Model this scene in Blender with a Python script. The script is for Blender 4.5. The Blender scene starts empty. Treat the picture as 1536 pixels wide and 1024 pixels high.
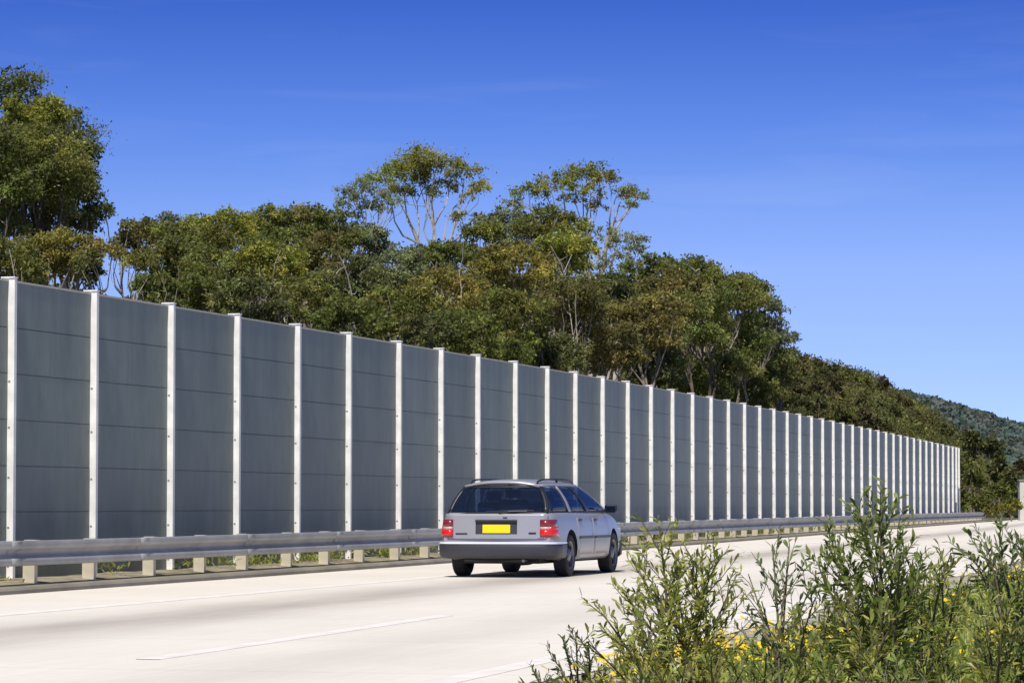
import bpy, bmesh, math, random
import numpy as np
from mathutils import Vector, Matrix

PI = math.pi
rng = np.random.default_rng(7)
random.seed(7)
scene = bpy.context.scene
C = scene.collection

# ------------------------------------------------------------------ helpers
def link(o, parent=None):
    C.objects.link(o)
    if parent is not None:
        o.parent = parent
    return o

def tag(o, label=None, cat=None, group=None, kind=None):
    if label: o['label'] = label
    if cat: o['category'] = cat
    if group: o['group'] = group
    if kind: o['kind'] = kind
    return o

def empty(name, loc=(0, 0, 0), rotz=0.0, parent=None):
    o = bpy.data.objects.new(name, None)
    o.empty_display_size = 0.3
    o.location = loc
    o.rotation_euler = (0, 0, rotz)
    return link(o, parent)

def mesh_np(name, V, F, mats, tint=None, parent=None, smooth=False, fmat=None):
    """V (n,3); F (m,k) with one k; tint (m,3) per face"""
    V = np.asarray(V, dtype=np.float32); F = np.asarray(F, dtype=np.int32)
    me = bpy.data.meshes.new(name)
    m, k = F.shape
    me.vertices.add(len(V)); me.vertices.foreach_set('co', V.ravel())
    me.loops.add(m * k); me.loops.foreach_set('vertex_index', F.ravel())
    me.polygons.add(m)
    me.polygons.foreach_set('loop_start', np.arange(0, m * k, k, dtype=np.int32))
    if fmat is not None:
        me.polygons.foreach_set('material_index', np.asarray(fmat, dtype=np.int32))
    if smooth:
        me.polygons.foreach_set('use_smooth', np.ones(m, dtype=bool))
    me.update(calc_edges=True)
    if tint is not None:
        at = me.attributes.new('tint', 'FLOAT_COLOR', 'FACE')
        c = np.ones((m, 4), dtype=np.float32); c[:, :3] = tint
        at.data.foreach_set('color', c.ravel())
    for mm in (mats if isinstance(mats, (list, tuple)) else [mats]):
        me.materials.append(mm)
    o = bpy.data.objects.new(name, me)
    return link(o, parent)

class MB:
    """collects shapes, then builds ONE mesh object"""
    def __init__(s): s.v = []; s.f = []; s.m = []
    def add(s, vs, fs, mi=0):
        b = len(s.v); s.v += [tuple(p) for p in vs]
        s.f += [tuple(b + i for i in f) for f in fs]; s.m += [mi] * len(fs)
    def box(s, x0, x1, y0, y1, z0, z1, mi=0, M=None):
        vs = [Vector(p) for p in ((x0,y0,z0),(x1,y0,z0),(x1,y1,z0),(x0,y1,z0),(x0,y0,z1),(x1,y0,z1),(x1,y1,z1),(x0,y1,z1))]
        if M is not None: vs = [M @ p for p in vs]
        s.add(vs, [(0,3,2,1),(4,5,6,7),(0,1,5,4),(1,2,6,5),(2,3,7,6),(3,0,4,7)], mi)
    def tube(s, pts, rad, n=6, mi=0, cap=True):
        pts = [Vector(p) for p in pts]
        rs = rad if isinstance(rad, (list, tuple)) else [rad] * len(pts)
        rings = []
        up = Vector((0, 0, 1))
        for i, p in enumerate(pts):
            d = (pts[min(i + 1, len(pts) - 1)] - pts[max(i - 1, 0)])
            d = d.normalized() if d.length > 1e-9 else Vector((0, 0, 1))
            a = d.cross(up)
            if a.length < 1e-3: a = d.cross(Vector((1, 0, 0)))
            a.normalize(); b = d.cross(a)
            rings.append([p + (a * math.cos(2*PI*k/n) + b * math.sin(2*PI*k/n)) * rs[i] for k in range(n)])
        vs = [q for r in rings for q in r]; fs = []
        for i in range(len(pts) - 1):
            for k in range(n):
                k2 = (k + 1) % n
                fs.append((i*n+k, i*n+k2, (i+1)*n+k2, (i+1)*n+k))
        if cap:
            fs.append(tuple(range(n-1, -1, -1))); fs.append(tuple((len(pts)-1)*n + k for k in range(n)))
        s.add(vs, fs, mi)
    def lathe_x(s, prof, cx, cy, cz, n=32, mi=0, close=False):
        """prof: (x offset, radius) revolved round the X axis"""
        vs = []; fs = []
        for (dx, r) in prof:
            for k in range(n):
                a = 2*PI*k/n
                vs.append((cx + dx, cy + r*math.cos(a), cz + r*math.sin(a)))
        L = len(prof)
        for i in range(L - 1 + (1 if close else 0)):
            j = (i + 1) % L
            for k in range(n):
                k2 = (k + 1) % n
                fs.append((i*n+k, i*n+k2, j*n+k2, j*n+k))
        s.add(vs, fs, mi)
    def grid(s, rows, mi=0, flip=False):
        nr = len(rows); nc = len(rows[0]); vs = [p for r in rows for p in r]; fs = []
        for i in range(nr-1):
            for j in range(nc-1):
                f = (i*nc+j, i*nc+j+1, (i+1)*nc+j+1, (i+1)*nc+j)
                fs.append(f[::-1] if flip else f)
        s.add(vs, fs, mi)
    def build(s, name, mats, parent=None, smooth=None, bevel=None, recalc=True, merge=False):
        me = bpy.data.meshes.new(name)
        me.from_pydata(s.v, [], s.f)
        for mm in (mats if isinstance(mats, (list, tuple)) else [mats]): me.materials.append(mm)
        me.polygons.foreach_set('material_index', s.m)
        bm = bmesh.new(); bm.from_mesh(me)
        if merge: bmesh.ops.remove_doubles(bm, verts=bm.verts, dist=1e-5)
        if recalc: bmesh.ops.recalc_face_normals(bm, faces=bm.faces)
        if smooth is not None:
            for f in bm.faces: f.smooth = True
            for e in bm.edges:
                if len(e.link_faces) == 2 and e.calc_face_angle(0) > math.radians(smooth): e.smooth = False
        bm.to_mesh(me); bm.free()
        o = bpy.data.objects.new(name, me)
        link(o, parent)
        if bevel:
            b = o.modifiers.new('bevel', 'BEVEL'); b.width = bevel; b.segments = 2; b.limit_method = 'ANGLE'; b.angle_limit = math.radians(40)
        return o

# ---------------------------------------------------------------- materials
def newmat(name):
    m = bpy.data.materials.new(name); m.use_nodes = True
    nt = m.node_tree; return m, nt, nt.nodes['Principled BSDF']

def simple(name, col, rough=0.6, metal=0.0, spec=0.5, noise=0.0, nscale=5.0, coat=0.0, bump=0.0, bscale=40.0):
    m, nt, b = newmat(name)
    b.inputs['Base Color'].default_value = (*col, 1); b.inputs['Roughness'].default_value = rough
    b.inputs['Metallic'].default_value = metal; b.inputs['Specular IOR Level'].default_value = spec
    b.inputs['Coat Weight'].default_value = coat
    tc = nt.nodes.new('ShaderNodeTexCoord')
    if noise > 0:
        n = nt.nodes.new('ShaderNodeTexNoise'); n.inputs['Scale'].default_value = nscale; n.inputs['Detail'].default_value = 6
        nt.links.new(tc.outputs['Object'], n.inputs['Vector'])
        mr = nt.nodes.new('ShaderNodeMapRange'); mr.inputs[1].default_value = .3; mr.inputs[2].default_value = .7
        mr.inputs[3].default_value = 1 - noise; mr.inputs[4].default_value = 1 + noise
        nt.links.new(n.outputs['Fac'], mr.inputs[0])
        mx = nt.nodes.new('ShaderNodeVectorMath'); mx.operation = 'SCALE'; mx.inputs[0].default_value = col
        nt.links.new(mr.outputs[0], mx.inputs['Scale']); nt.links.new(mx.outputs[0], b.inputs['Base Color'])
    if bump > 0:
        n2 = nt.nodes.new('ShaderNodeTexNoise'); n2.inputs['Scale'].default_value = bscale; n2.inputs['Detail'].default_value = 4
        nt.links.new(tc.outputs['Object'], n2.inputs['Vector'])
        bp = nt.nodes.new('ShaderNodeBump'); bp.inputs['Strength'].default_value = bump; bp.inputs['Distance'].default_value = .02
        nt.links.new(n2.outputs['Fac'], bp.inputs['Height']); nt.links.new(bp.outputs[0], b.inputs['Normal'])
    return m

def leafmat(name, trans=0.25, rough=0.5, spec=0.3, gain=1.0):
    m, nt, b = newmat(name)
    at = nt.nodes.new('ShaderNodeAttribute'); at.attribute_name = 'tint'
    sc = nt.nodes.new('ShaderNodeVectorMath'); sc.operation = 'SCALE'; sc.inputs['Scale'].default_value = gain
    nt.links.new(at.outputs['Color'], sc.inputs[0])
    nt.links.new(sc.outputs[0], b.inputs['Base Color'])
    b.inputs['Roughness'].default_value = rough; b.inputs['Specular IOR Level'].default_value = spec
    tr = nt.nodes.new('ShaderNodeBsdfTranslucent')
    s2 = nt.nodes.new('ShaderNodeVectorMath'); s2.operation = 'MULTIPLY'; s2.inputs[1].default_value = (1.5, 1.6, .7)
    nt.links.new(sc.outputs[0], s2.inputs[0]); nt.links.new(s2.outputs[0], tr.inputs['Color'])
    mx = nt.nodes.new('ShaderNodeMixShader'); mx.inputs[0].default_value = trans
    nt.links.new(b.outputs[0], mx.inputs[1]); nt.links.new(tr.outputs[0], mx.inputs[2])
    nt.links.new(mx.outputs[0], nt.nodes['Material Output'].inputs['Surface'])
    return m

M = {}
M['leaf'] = leafmat('leaf', .45, .5, .25, 1.85)
M['leaf_far'] = leafmat('leaf_far', .35, .7, .1, 1.35)
M['leaf_near'] = leafmat('leaf_near', .38, .4, .35, 1.75)
M['petal'] = simple('petal', (.75, .5, .01), .5, noise=.15, nscale=30)
M['bark_hero'] = simple('bark_hero', (.36, .31, .25), .8, noise=.35, nscale=3)
M['bark_pale'] = simple('bark_pale', (.20, .16, .12), .8, noise=.35, nscale=3)
M['bark_dark'] = simple('bark_dark', (.10, .075, .055), .9, noise=.35, nscale=4)
M['stem'] = simple('stem', (.11, .09, .045), .7, noise=.3, nscale=30)
M['post'] = simple('barrier_post', (.78, .76, .71), .55, noise=.13, nscale=4, bump=.1)
M['clip'] = simple('clip', (.25, .24, .22), .6)
M['coping'] = simple('coping', (.5, .47, .40), .7, noise=.1)
M['galv'] = simple('galvanised', (.32, .315, .30), .6, metal=.1, noise=.2, nscale=1.5)
M['splice'] = simple('splice', (.12, .12, .13), .5, metal=.5)
M['rail_post'] = simple('rail_post', (.52, .47, .35), .75, noise=.18, nscale=3)
M['kerb'] = simple('kerb', (.23, .205, .155), .85, noise=.2, nscale=1.3, bump=.3)
M['line'] = simple('line_paint', (.79, .735, .65), .7, noise=.1, nscale=3)

# panel: ribbed grey sheet, streaked
m, nt, b = newmat('panel_grey'); M['panel'] = m
tc = nt.nodes.new('ShaderNodeTexCoord'); mp = nt.nodes.new('ShaderNodeMapping'); mp.inputs['Scale'].default_value = (1.3, 1.3, .35)
nt.links.new(tc.outputs['Object'], mp.inputs[0])
n1 = nt.nodes.new('ShaderNodeTexNoise'); n1.inputs['Scale'].default_value = 2.2; n1.inputs['Detail'].default_value = 9; n1.inputs['Roughness'].default_value = .65
nt.links.new(mp.outputs[0], n1.inputs['Vector'])
cr = nt.nodes.new('ShaderNodeValToRGB')
cr.color_ramp.elements[0].position = .25; cr.color_ramp.elements[0].color = (.112, .135, .116, 1)
cr.color_ramp.elements[1].position = .75; cr.color_ramp.elements[1].color = (.192, .218, .188, 1)
nt.links.new(n1.outputs['Fac'], cr.inputs[0])
oi = nt.nodes.new('ShaderNodeObjectInfo'); rv_ = nt.nodes.new('ShaderNodeMapRange'); rv_.inputs[3].default_value = .90; rv_.inputs[4].default_value = 1.10
nt.links.new(oi.outputs['Random'], rv_.inputs[0])
sz_ = nt.nodes.new('ShaderNodeSeparateXYZ'); nt.links.new(tc.outputs['Object'], sz_.inputs[0])
n9 = nt.nodes.new('ShaderNodeTexNoise'); n9.inputs['Scale'].default_value = 1.1; n9.inputs['Detail'].default_value = 8; nt.links.new(tc.outputs['Object'], n9.inputs['Vector'])
dm = nt.nodes.new('ShaderNodeMath'); dm.operation = 'MULTIPLY_ADD'; dm.inputs[1].default_value = 2.2; nt.links.new(n9.outputs['Fac'], dm.inputs[0]); nt.links.new(sz_.outputs[2], dm.inputs[2])
dr = nt.nodes.new('ShaderNodeMapRange'); dr.inputs[1].default_value = -3.0; dr.inputs[2].default_value = -.4; dr.inputs[3].default_value = .80; dr.inputs[4].default_value = 1.06
nt.links.new(dm.outputs[0], dr.inputs[0])
m1 = nt.nodes.new('ShaderNodeMath'); m1.operation = 'MULTIPLY'; nt.links.new(rv_.outputs[0], m1.inputs[0]); nt.links.new(dr.outputs[0], m1.inputs[1])
v1 = nt.nodes.new('ShaderNodeVectorMath'); v1.operation = 'SCALE'; nt.links.new(cr.outputs[0], v1.inputs[0]); nt.links.new(m1.outputs[0], v1.inputs['Scale']); nt.links.new(v1.outputs[0], b.inputs['Base Color'])
b.inputs['Roughness'].default_value = .5; b.inputs['Specular IOR Level'].default_value = .4
nz = nt.nodes.new('ShaderNodeTexNoise'); nz.inputs['Scale'].default_value = 60
nt.links.new(tc.outputs['Object'], nz.inputs['Vector'])
bp = nt.nodes.new('ShaderNodeBump'); bp.inputs['Strength'].default_value = .12; bp.inputs['Distance'].default_value = .01
nt.links.new(nz.outputs['Fac'], bp.inputs['Height']); nt.links.new(bp.outputs[0], b.inputs['Normal'])

# road concrete with real tyre wear; UV: x = lane coordinate (0 kerb,1 edge line,2 lane line,3 right line), y = metres
m, nt, b = newmat('road_concrete'); M['road'] = m
uv = nt.nodes.new('ShaderNodeUVMap'); uv.uv_map = 'UVMap'
sx = nt.nodes.new('ShaderNodeSeparateXYZ'); nt.links.new(uv.outputs[0], sx.inputs[0])
def mth(nt, op, a, b_=None, c_=None):
    n = nt.nodes.new('ShaderNodeMath'); n.operation = op
    for i, v in enumerate((a, b_, c_)):
        if v is None: continue
        if isinstance(v, (int, float)): n.inputs[i].default_value = v
        else: nt.links.new(v, n.inputs[i])
    return n.outputs[0]
tcg = nt.nodes.new('ShaderNodeTexCoord')
mpw = nt.nodes.new('ShaderNodeMapping'); mpw.inputs['Scale'].default_value = (1.0, .035, 1)
cmb = nt.nodes.new('ShaderNodeCombineXYZ'); nt.links.new(sx.outputs[0], cmb.inputs[0]); nt.links.new(sx.outputs[1], cmb.inputs[1])
nt.links.new(cmb.outputs[0], mpw.inputs[0])
ns = nt.nodes.new('ShaderNodeTexNoise'); ns.inputs['Scale'].default_value = 7; ns.inputs['Detail'].default_value = 5
nt.links.new(mpw.outputs[0], ns.inputs['Vector'])
def gauss(center, width):
    d = mth(nt, 'DIVIDE', mth(nt, 'SUBTRACT', sx.outputs[0], center), width)
    return mth(nt, 'POWER', 2.718, mth(nt, 'MULTIPLY', mth(nt, 'MULTIPLY', d, d), -1.0))
wear = mth(nt, 'ADD', mth(nt, 'MULTIPLY', gauss(1.42, .20), 1.0), mth(nt, 'MULTIPLY', gauss(2.42, .22), .30))
wear = mth(nt, 'MULTIPLY', wear, mth(nt, 'ADD', mth(nt, 'MULTIPLY', ns.outputs['Fac'], 1.1), .45))
nf = nt.nodes.new('ShaderNodeTexNoise'); nf.inputs['Scale'].default_value = 9; nf.inputs['Detail'].default_value = 10; nf.inputs['Roughness'].default_value = .7
nt.links.new(tcg.outputs['Object'], nf.inputs['Vector'])
nl = nt.nodes.new('ShaderNodeTexNoise'); nl.inputs['Scale'].default_value = .35; nl.inputs['Detail'].default_value = 4
nt.links.new(tcg.outputs['Object'], nl.inputs['Vector'])
mps = nt.nodes.new('ShaderNodeMapping'); mps.inputs['Scale'].default_value = (9.0, .05, 1); nt.links.new(cmb.outputs[0], mps.inputs[0])
nstr = nt.nodes.new('ShaderNodeTexNoise'); nstr.inputs['Scale'].default_value = 6; nstr.inputs['Detail'].default_value = 6; nt.links.new(mps.outputs[0], nstr.inputs['Vector'])
val = mth(nt, 'ADD', mth(nt, 'MULTIPLY', nf.outputs['Fac'], .16), mth(nt, 'ADD', mth(nt, 'ADD', mth(nt, 'MULTIPLY', nl.outputs['Fac'], .20), mth(nt, 'MULTIPLY', nstr.outputs['Fac'], .16)), .71))
mixc = nt.nodes.new('ShaderNodeMix'); mixc.data_type = 'RGBA'
mixc.inputs[6].default_value = (.735, .672, .575, 1); mixc.inputs[7].default_value = (.40, .35, .295, 1)
cl = mth(nt, 'MINIMUM', mth(nt, 'MULTIPLY', wear, .75), .9)
nt.links.new(cl, mixc.inputs[0])
sv = nt.nodes.new('ShaderNodeVectorMath'); sv.operation = 'SCALE'
nt.links.new(mixc.outputs[2], sv.inputs[0]); nt.links.new(val, sv.inputs['Scale']); nt.links.new(sv.outputs[0], b.inputs['Base Color'])
fr_ = mth(nt, 'FRACT', mth(nt, 'DIVIDE', sx.outputs[1], 4.6)); jt = mth(nt, 'LESS_THAN', fr_, .006)
jl = mth(nt, 'MULTIPLY', jt, .35)
mj = nt.nodes.new('ShaderNodeMix'); mj.data_type = 'RGBA'; mj.inputs[7].default_value = (.22, .19, .16, 1)
nt.links.new(jl, mj.inputs[0]); nt.links.new(sv.outputs[0], mj.inputs[6]); nt.links.new(mj.outputs[2], b.inputs['Base Color'])
b.inputs['Roughness'].default_value = .85; b.inputs['Specular IOR Level'].default_value = .25
bp = nt.nodes.new('ShaderNodeBump'); bp.inputs['Strength'].default_value = .15; bp.inputs['Distance'].default_value = .01
nt.links.new(nf.outputs['Fac'], bp.inputs['Height']); nt.links.new(bp.outputs[0], b.inputs['Normal'])

def earth(name, c0, c1, scale, sc2=12):
    m, nt, b = newmat(name)
    tc = nt.nodes.new('ShaderNodeTexCoord')
    a = nt.nodes.new('ShaderNodeTexNoise'); a.inputs['Scale'].default_value = scale; a.inputs['Detail'].default_value = 9; a.inputs['Roughness'].default_value = .65
    nt.links.new(tc.outputs['Object'], a.inputs['Vector'])
    r = nt.nodes.new('ShaderNodeValToRGB'); r.color_ramp.elements[0].position = .35; r.color_ramp.elements[1].position = .65
    r.color_ramp.elements[0].color = (*c0, 1); r.color_ramp.elements[1].color = (*c1, 1)
    nt.links.new(a.outputs['Fac'], r.inputs[0]); nt.links.new(r.outputs[0], b.inputs['Base Color'])
    b.inputs['Roughness'].default_value = .95; b.inputs['Specular IOR Level'].default_value = .1
    a2 = nt.nodes.new('ShaderNodeTexNoise'); a2.inputs['Scale'].default_value = sc2; a2.inputs['Detail'].default_value = 6
    nt.links.new(tc.outputs['Object'], a2.inputs['Vector'])
    bp = nt.nodes.new('ShaderNodeBump'); bp.inputs['Strength'].default_value = .6; bp.inputs['Distance'].default_value = .05
    nt.links.new(a2.outputs['Fac'], bp.inputs['Height']); nt.links.new(bp.outputs[0], b.inputs['Normal'])
    return m
M['ground'] = earth('ground_earth', (.05, .06, .02), (.16, .14, .07), .6)
M['strip'] = earth('strip_earth', (.16, .13, .08), (.40, .35, .26), 1.6)
M['shoulder'] = earth('shoulder_gravel', (.30, .26, .19), (.5, .45, .36), 2.5, 40)
M['hill'] = earth('hill_scrub', (.015, .02, .008), (.045, .045, .02), .08, .5)
M['hill_far'] = earth('far_scrub', (.025, .045, .035), (.045, .07, .05), .03, .3)  # ground of the far hill, colour shifted blue green for haze

# ----------------------------------------------------- the line of the road
N0, DN = -40.0, 0.1
def build_curve():
    X = []; Y = []; T = []
    n = N0; xs = [0.0]; ys = [0.0]; ts = []
    cnt = int((420 - N0) / DN) + 1
    for i in range(cnt):
        q = max(-.45, min(.8, (N0 + i*DN) / 45.0))
        ts.append(.2642 - .1218*q + .0761*q*q)
    for i in range(1, cnt):
        xs.append(xs[-1] + math.sin(ts[i-1]) * 2.9049 * DN); ys.append(ys[-1] + math.cos(ts[i-1]) * 2.9049 * DN)
    i0 = int(round(-N0 / DN)); ox, oy = -6.5717 - xs[i0], 43.4398 - ys[i0]
    return np.array(xs) + ox, np.array(ys) + oy, np.array(ts)
CX, CY, CT = build_curve()
CN = N0 + DN * np.arange(len(CX))
def at(n, r=0.0):
    x = float(np.interp(n, CN, CX)); y = float(np.interp(n, CN, CY)); t = float(np.interp(n, CN, CT))
    return x + r*math.cos(t), y - r*math.sin(t), t
def zr(n):
    q = max(-.4, min(1.0, n/45.0)); return .2837*q - .1585*q*q
def off(c, s0, s1, n):
    q = max(-.36, min(1.0, n/45.0)); return c + (s0*q if q < 0 else s1*q)
def r_kerb(n): return off(1.19, -1.29, -.35, n)
def r_edge(n): return off(3.81, -2.54, -1.2, n)
def r_lane(n): return off(7.88, -7.6, -2.4, n)
def r_right(n): return off(10.88, -6.5, -3.2, n)
def r_verge(n): return r_right(n) + .55 + .12*math.sin(n*1.7) + .08*math.sin(n*4.1)

def nz(x, y, s=1.0):
    return (math.sin(x*1.3*s + 2*math.sin(y*.7*s)) + math.sin(y*1.1*s + 1.7*math.sin(x*.9*s)) + .5*math.sin(x*3.1*s + y*2.3*s)) / 2.5
def sstep(a, b, x):
    t = max(0.0, min(1.0, (x-a)/(b-a))); return t*t*(3-2*t)
def gz(n, r):
    """ground height"""
    z = zr(n)
    rk = r_kerb(n); rv = r_verge(n)
    if r < rk - .1:
        z += .10 + .02*nz(n*2.9, r, 2)
        if r < -2: z += .045*min(60, -r - 2) + .25*nz(n*.5, r*.3)*sstep(-2, -10, r)
    elif r < rv: z -= .06
    else:
        z += -.06 + .27*sstep(.7, 4.5, r - rv) + .06*nz(n*2.9, r, 1.2)*sstep(.8, 3, r - rv)
    return z

# ground sheet
ns_ = list(np.arange(-38, 60, .8)) + list(np.arange(60, 130, 4)) + list(np.arange(130, 410, 20))
def rlist(n):
    rk, rv = r_kerb(n), r_verge(n)
    return ([-1400, -700, -350, -180, -110, -80, -60, -45, -34, -26, -20, -15, -11, -8, -6, -4.5, -3, -2, -1.2, -.5, rk - .3, rk - .12, rk - .08] +
            [rk + 1, (rk+rv)/2, rv - .02, rv + .35, rv + .7, rv + 1.1, rv + 1.6, rv + 2.3, rv + 3, rv + 4, rv + 5, rv + 6.5, rv + 8.5, rv + 12, rv + 20, rv + 40, rv + 90, rv + 200, rv + 500, rv + 1400])
V = []; 
for n in ns_:
    for r in rlist(n):
        x, y, t = at(n, r); V.append((x, y, gz(n, r)))
nc = len(rlist(0)); Fq = [(i*nc+j, i*nc+j+1, (i+1)*nc+j+1, (i+1)*nc+j) for i in range(len(ns_)-1) for j in range(nc-1)]
Fq = [f[::-1] for f in Fq]
Fq = [f[::-1] for f in Fq]
tag(mesh_np('ground', V, Fq, M['ground'], smooth=True), kind='structure')

def strip(name, mat, fa, fb, n0, n1, dn, dz, cols=2, uvf=None):
    mb = MB(); rows = []; 
    n = n0; nl_ = []
    while n <= n1 + 1e-6: nl_.append(n); n += dn
    for n in nl_:
        a, b_ = fa(n), fb(n); row = []
        for j in range(cols):
            r = a + (b_-a)*j/(cols-1); x, y, t = at(n, r); row.append((x, y, zr(n) + dz))
        rows.append(row)
    mb.grid(rows, flip=False)
    return mb.build(name, mat, smooth=30)

# road with lane UVs
cols = [lambda n: r_kerb(n) + .0, lambda n: (r_kerb(n)+r_edge(n))/2, r_edge, lambda n: .75*r_edge(n)+.25*r_lane(n), lambda n: .5*r_edge(n)+.5*r_lane(n), lambda n: .25*r_edge(n)+.75*r_lane(n), r_lane, lambda n: (r_lane(n)+r_right(n))/2, r_right, r_verge]
cu = [0, .5, 1, 1.25, 1.5, 1.75, 2, 2.5, 3, 3.3]
rn = list(np.arange(-36, 60, .5)) + list(np.arange(60, 300, 4))
V = []; U = []
for n in rn:
    for f_, u in zip(cols, cu):
        x, y, t = at(n, f_(n)); V.append((x, y, zr(n))); U.append((u, n*2.9))
nc = len(cols)
Fq = np.array([(i*nc+j, i*nc+j+1, (i+1)*nc+j+1, (i+1)*nc+j) for i in range(len(rn)-1) for j in range(nc-1)])
road = mesh_np('road', V, Fq, M['road'], smooth=True)
uvl = road.data.uv_layers.new(name='UVMap'); U = np.array(U, dtype=np.float32)
uvl.data.foreach_set('uv', U[Fq.ravel()].ravel())
tag(road, kind='structure')

def lane_mark(name, fr, w, segs):
    mb = MB()
    for (a, b_) in segs:
        k = max(2, int((b_-a)/.5)+1)
        rows = []
        for i in range(k):
            n = a + (b_-a)*i/(k-1)
            x0, y0 = at(n, fr(n)-w/2)[:2]; x1, y1 = at(n, fr(n)+w/2)[:2]; z = zr(n); rows.append([(x0, y0, z-.004), (x0, y0, z+.004), (x1, y1, z+.004), (x1, y1, z-.004)])
        mb.grid(rows)
    return tag(mb.build(name, M['line']), kind='structure')
lane_mark('edge_line', r_edge, .24, [(-36, 290)])
lane_mark('right_edge_line', r_right, .22, [(-36, 290)])
segs = []; n = -7.0
for k in range(24): segs.append((-6.7 + 4.1*k, -6.7 + 4.1*k + 3.05 if k == 0 else -6.7 + 4.1*k + 1.4))
segs = [(-14.1, -11.0), (-5.9, -2.8)] + [(6.4 + 8.2*k, 7.9 + 8.2*k) for k in range(8)]
lane_mark('lane_line', r_lane, .19, segs)

# kerb (real step) and the earth strip behind it
mb = MB(); rows = []
for n in np.arange(-36, 49.5, .5):
    row = []
    for dr, dz in ((0.0, -.06), (0.0, .045), (-.03, .075), (-.16, .10), (-.16, -.06)):
        x, y, t = at(n, r_kerb(n)+dr); row.append((x, y, zr(n)+dz))
    rows.append(row)
mb.grid(rows)
tag(mb.build('kerb', M['kerb'], smooth=25), kind='structure')
mb = MB(); rows = []
for n in np.arange(-36, 49.5, .4):
    row = []
    for k in range(7):
        r = (r_kerb(n)-.165)*(1-k/6) + (-.9)*(k/6)
        x, y, t = at(n, r); row.append((x, y, zr(n) + .102 + (.03*nz(n*2.9, r, 3) + .02 if 0 < k < 6 else 0)))
    rows.append(row)
mb.grid(rows)
tag(mb.build('earth_strip', M['strip'], smooth=60), kind='structure')
# gravel shoulder between the paving and the grass
mb = MB(); rows = []
for n in np.arange(-36, 110, .4):
    row = []
    for k in range(4):
        r = r_verge(n) - .12 + (.66 + .25*nz(n*2, 3, 1.5))*k/3
        x, y, t = at(n, r); row.append((x, y, zr(n) - .006 - .005*k))
    rows.append(row)
mb.grid(rows)
tag(mb.build('gravel_shoulder', M['shoulder'], smooth=60), kind='structure')

# ------------------------------------------------------------ noise barrier
posts_n = [-2, -1] + list(range(0, 43)) + [42.84, 43.56, 44.1]
jit = {1: -.03, 4: .03, 6: .06, 7: .05, 9: .06, 10: .05}
bx, by, _ = at(20, 0)
wall = empty('noise_barrier', (bx, by, zr(20)))
tag(wall, 'long tall grey panelled noise barrier with white steel posts beside the road', 'noise barrier')
Wi = Matrix.Translation((-bx, -by, -zr(20)))
def ztop(n): return 4.05 - .1585*max(0, n/45)**2
PH = 4.7
post_mb = MB()
# local: x across the wall (towards the road +), y along; z=0 top of post
post_mb.box(-.07, .095, -.040, .030, -PH, 0)
post_mb.box(.095, .104, -.044, .034, -PH, 0); post_mb.box(-.08, -.07, -.06, .06, -PH, 0)
post_mb.box(-.085, .112, -.058, .055, .001, .016)
for zz in (-1.35, -1.95, -2.6, -3.25, -3.75): post_mb.box(.02, .05, -.0425, -.0405, zz-.015, zz+.015, 1); 
post_me = None
for i, n in enumerate(posts_n):
    n = n + jit.get(n, 0)
    x, y, t = at(n, 0)
    if post_me is None:
        o = post_mb.build('post', [M['post'], M['clip']], wall); post_me = o.data
    else:
        o = bpy.data.objects.new('post', post_me); link(o, wall)
    o.location = (x - bx, y - by, ztop(n) - .015 - zr(20)); o.rotation_euler = (0, 0, -t)
ntrue = [n + jit.get(n, 0) for n in posts_n]
for i in range(len(ntrue)-1):
    a, b_ = ntrue[i], ntrue[i+1]
    xa, ya, ta = at(a, 0); xb, yb, tb = at(b_, 0)
    L = math.hypot(xb-xa, yb-ya); ang = math.atan2(xb-xa, yb-ya)
    za, zb_ = ztop(a), ztop(b_)
    mb = MB(); y0, y1 = .045, L-.045
    rr = random.Random(i)
    z = 0.0; heights = []
    top = 0.0
    first = .60
    k = 0
    while z > -4.6:
        h = .60
        zt, zb2 = z, z - h + .014
        dx = rr.uniform(-.002, .002)
        mb.box(-.045+dx, .012+dx, y0, y1, zb2, zt)
        z -= h; k += 1
    mb.box(-.03, -.004, y0, y1, -4.6, -.02)      # tongue behind the joints
    o = mb.build('panel', M['panel'], wall)
    o.location = (xa-bx, ya-by, (za+zb_)/2 - .065 - zr(20)); o.rotation_euler = (0, 0, -ang)
    mb = MB(); mb.box(-.055, .022, y0, y1, .002, .028)
    c = mb.build('coping', M['coping'], o)

# --------------------------------------------------------------- guard rail
gx, gy, _ = at(20, 0)
rail = empty('guardrail', (gx, gy, zr(20)))
tag(rail, 'low galvanised steel guardrail on short cream posts along the kerb before the barrier', 'guardrail')
def zrail(n): return 1.1 - .4622 - .126*(n/45) + (.2837*(n/45) - .1585*(n/45)**2 if n > 0 else 0) 
# W profile: (towards road, z from top)
prof = [(-.035, -.006), (-.03, 0), (-.005, -.004), (.0, -.02), (.004, -.05), (.0, -.085), (-.03, -.105), (-.068, -.125), (-.075, -.15), (-.068, -.175), (-.03, -.2), (0, -.22), (.004, -.25), (0, -.285), (-.012, -.305), (-.035, -.31)]
back = [(x_-.006, z_) for x_, z_ in prof[::-1]]
ring = prof + back
def rail_pt(n, dx, dz):
    x, y, t = at(n, r_kerb(n) - .12 + dx); return (x-gx, y-gy, zrail(n) + dz - zr(20))
mb = MB(); rows = []
for n in list(np.arange(-10, 47.2, .5)): rows.append([rail_pt(n, a, c) for a, c in ring] + [rail_pt(n, *ring[0])])
mb.grid(rows)
mb.add(rows[0][:-1], [tuple(range(len(ring)))]); mb.add(rows[-1][:-1], [tuple(range(len(ring)))[::-1]])
beam = mb.build('beam', M['galv'], rail, smooth=50)
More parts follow.
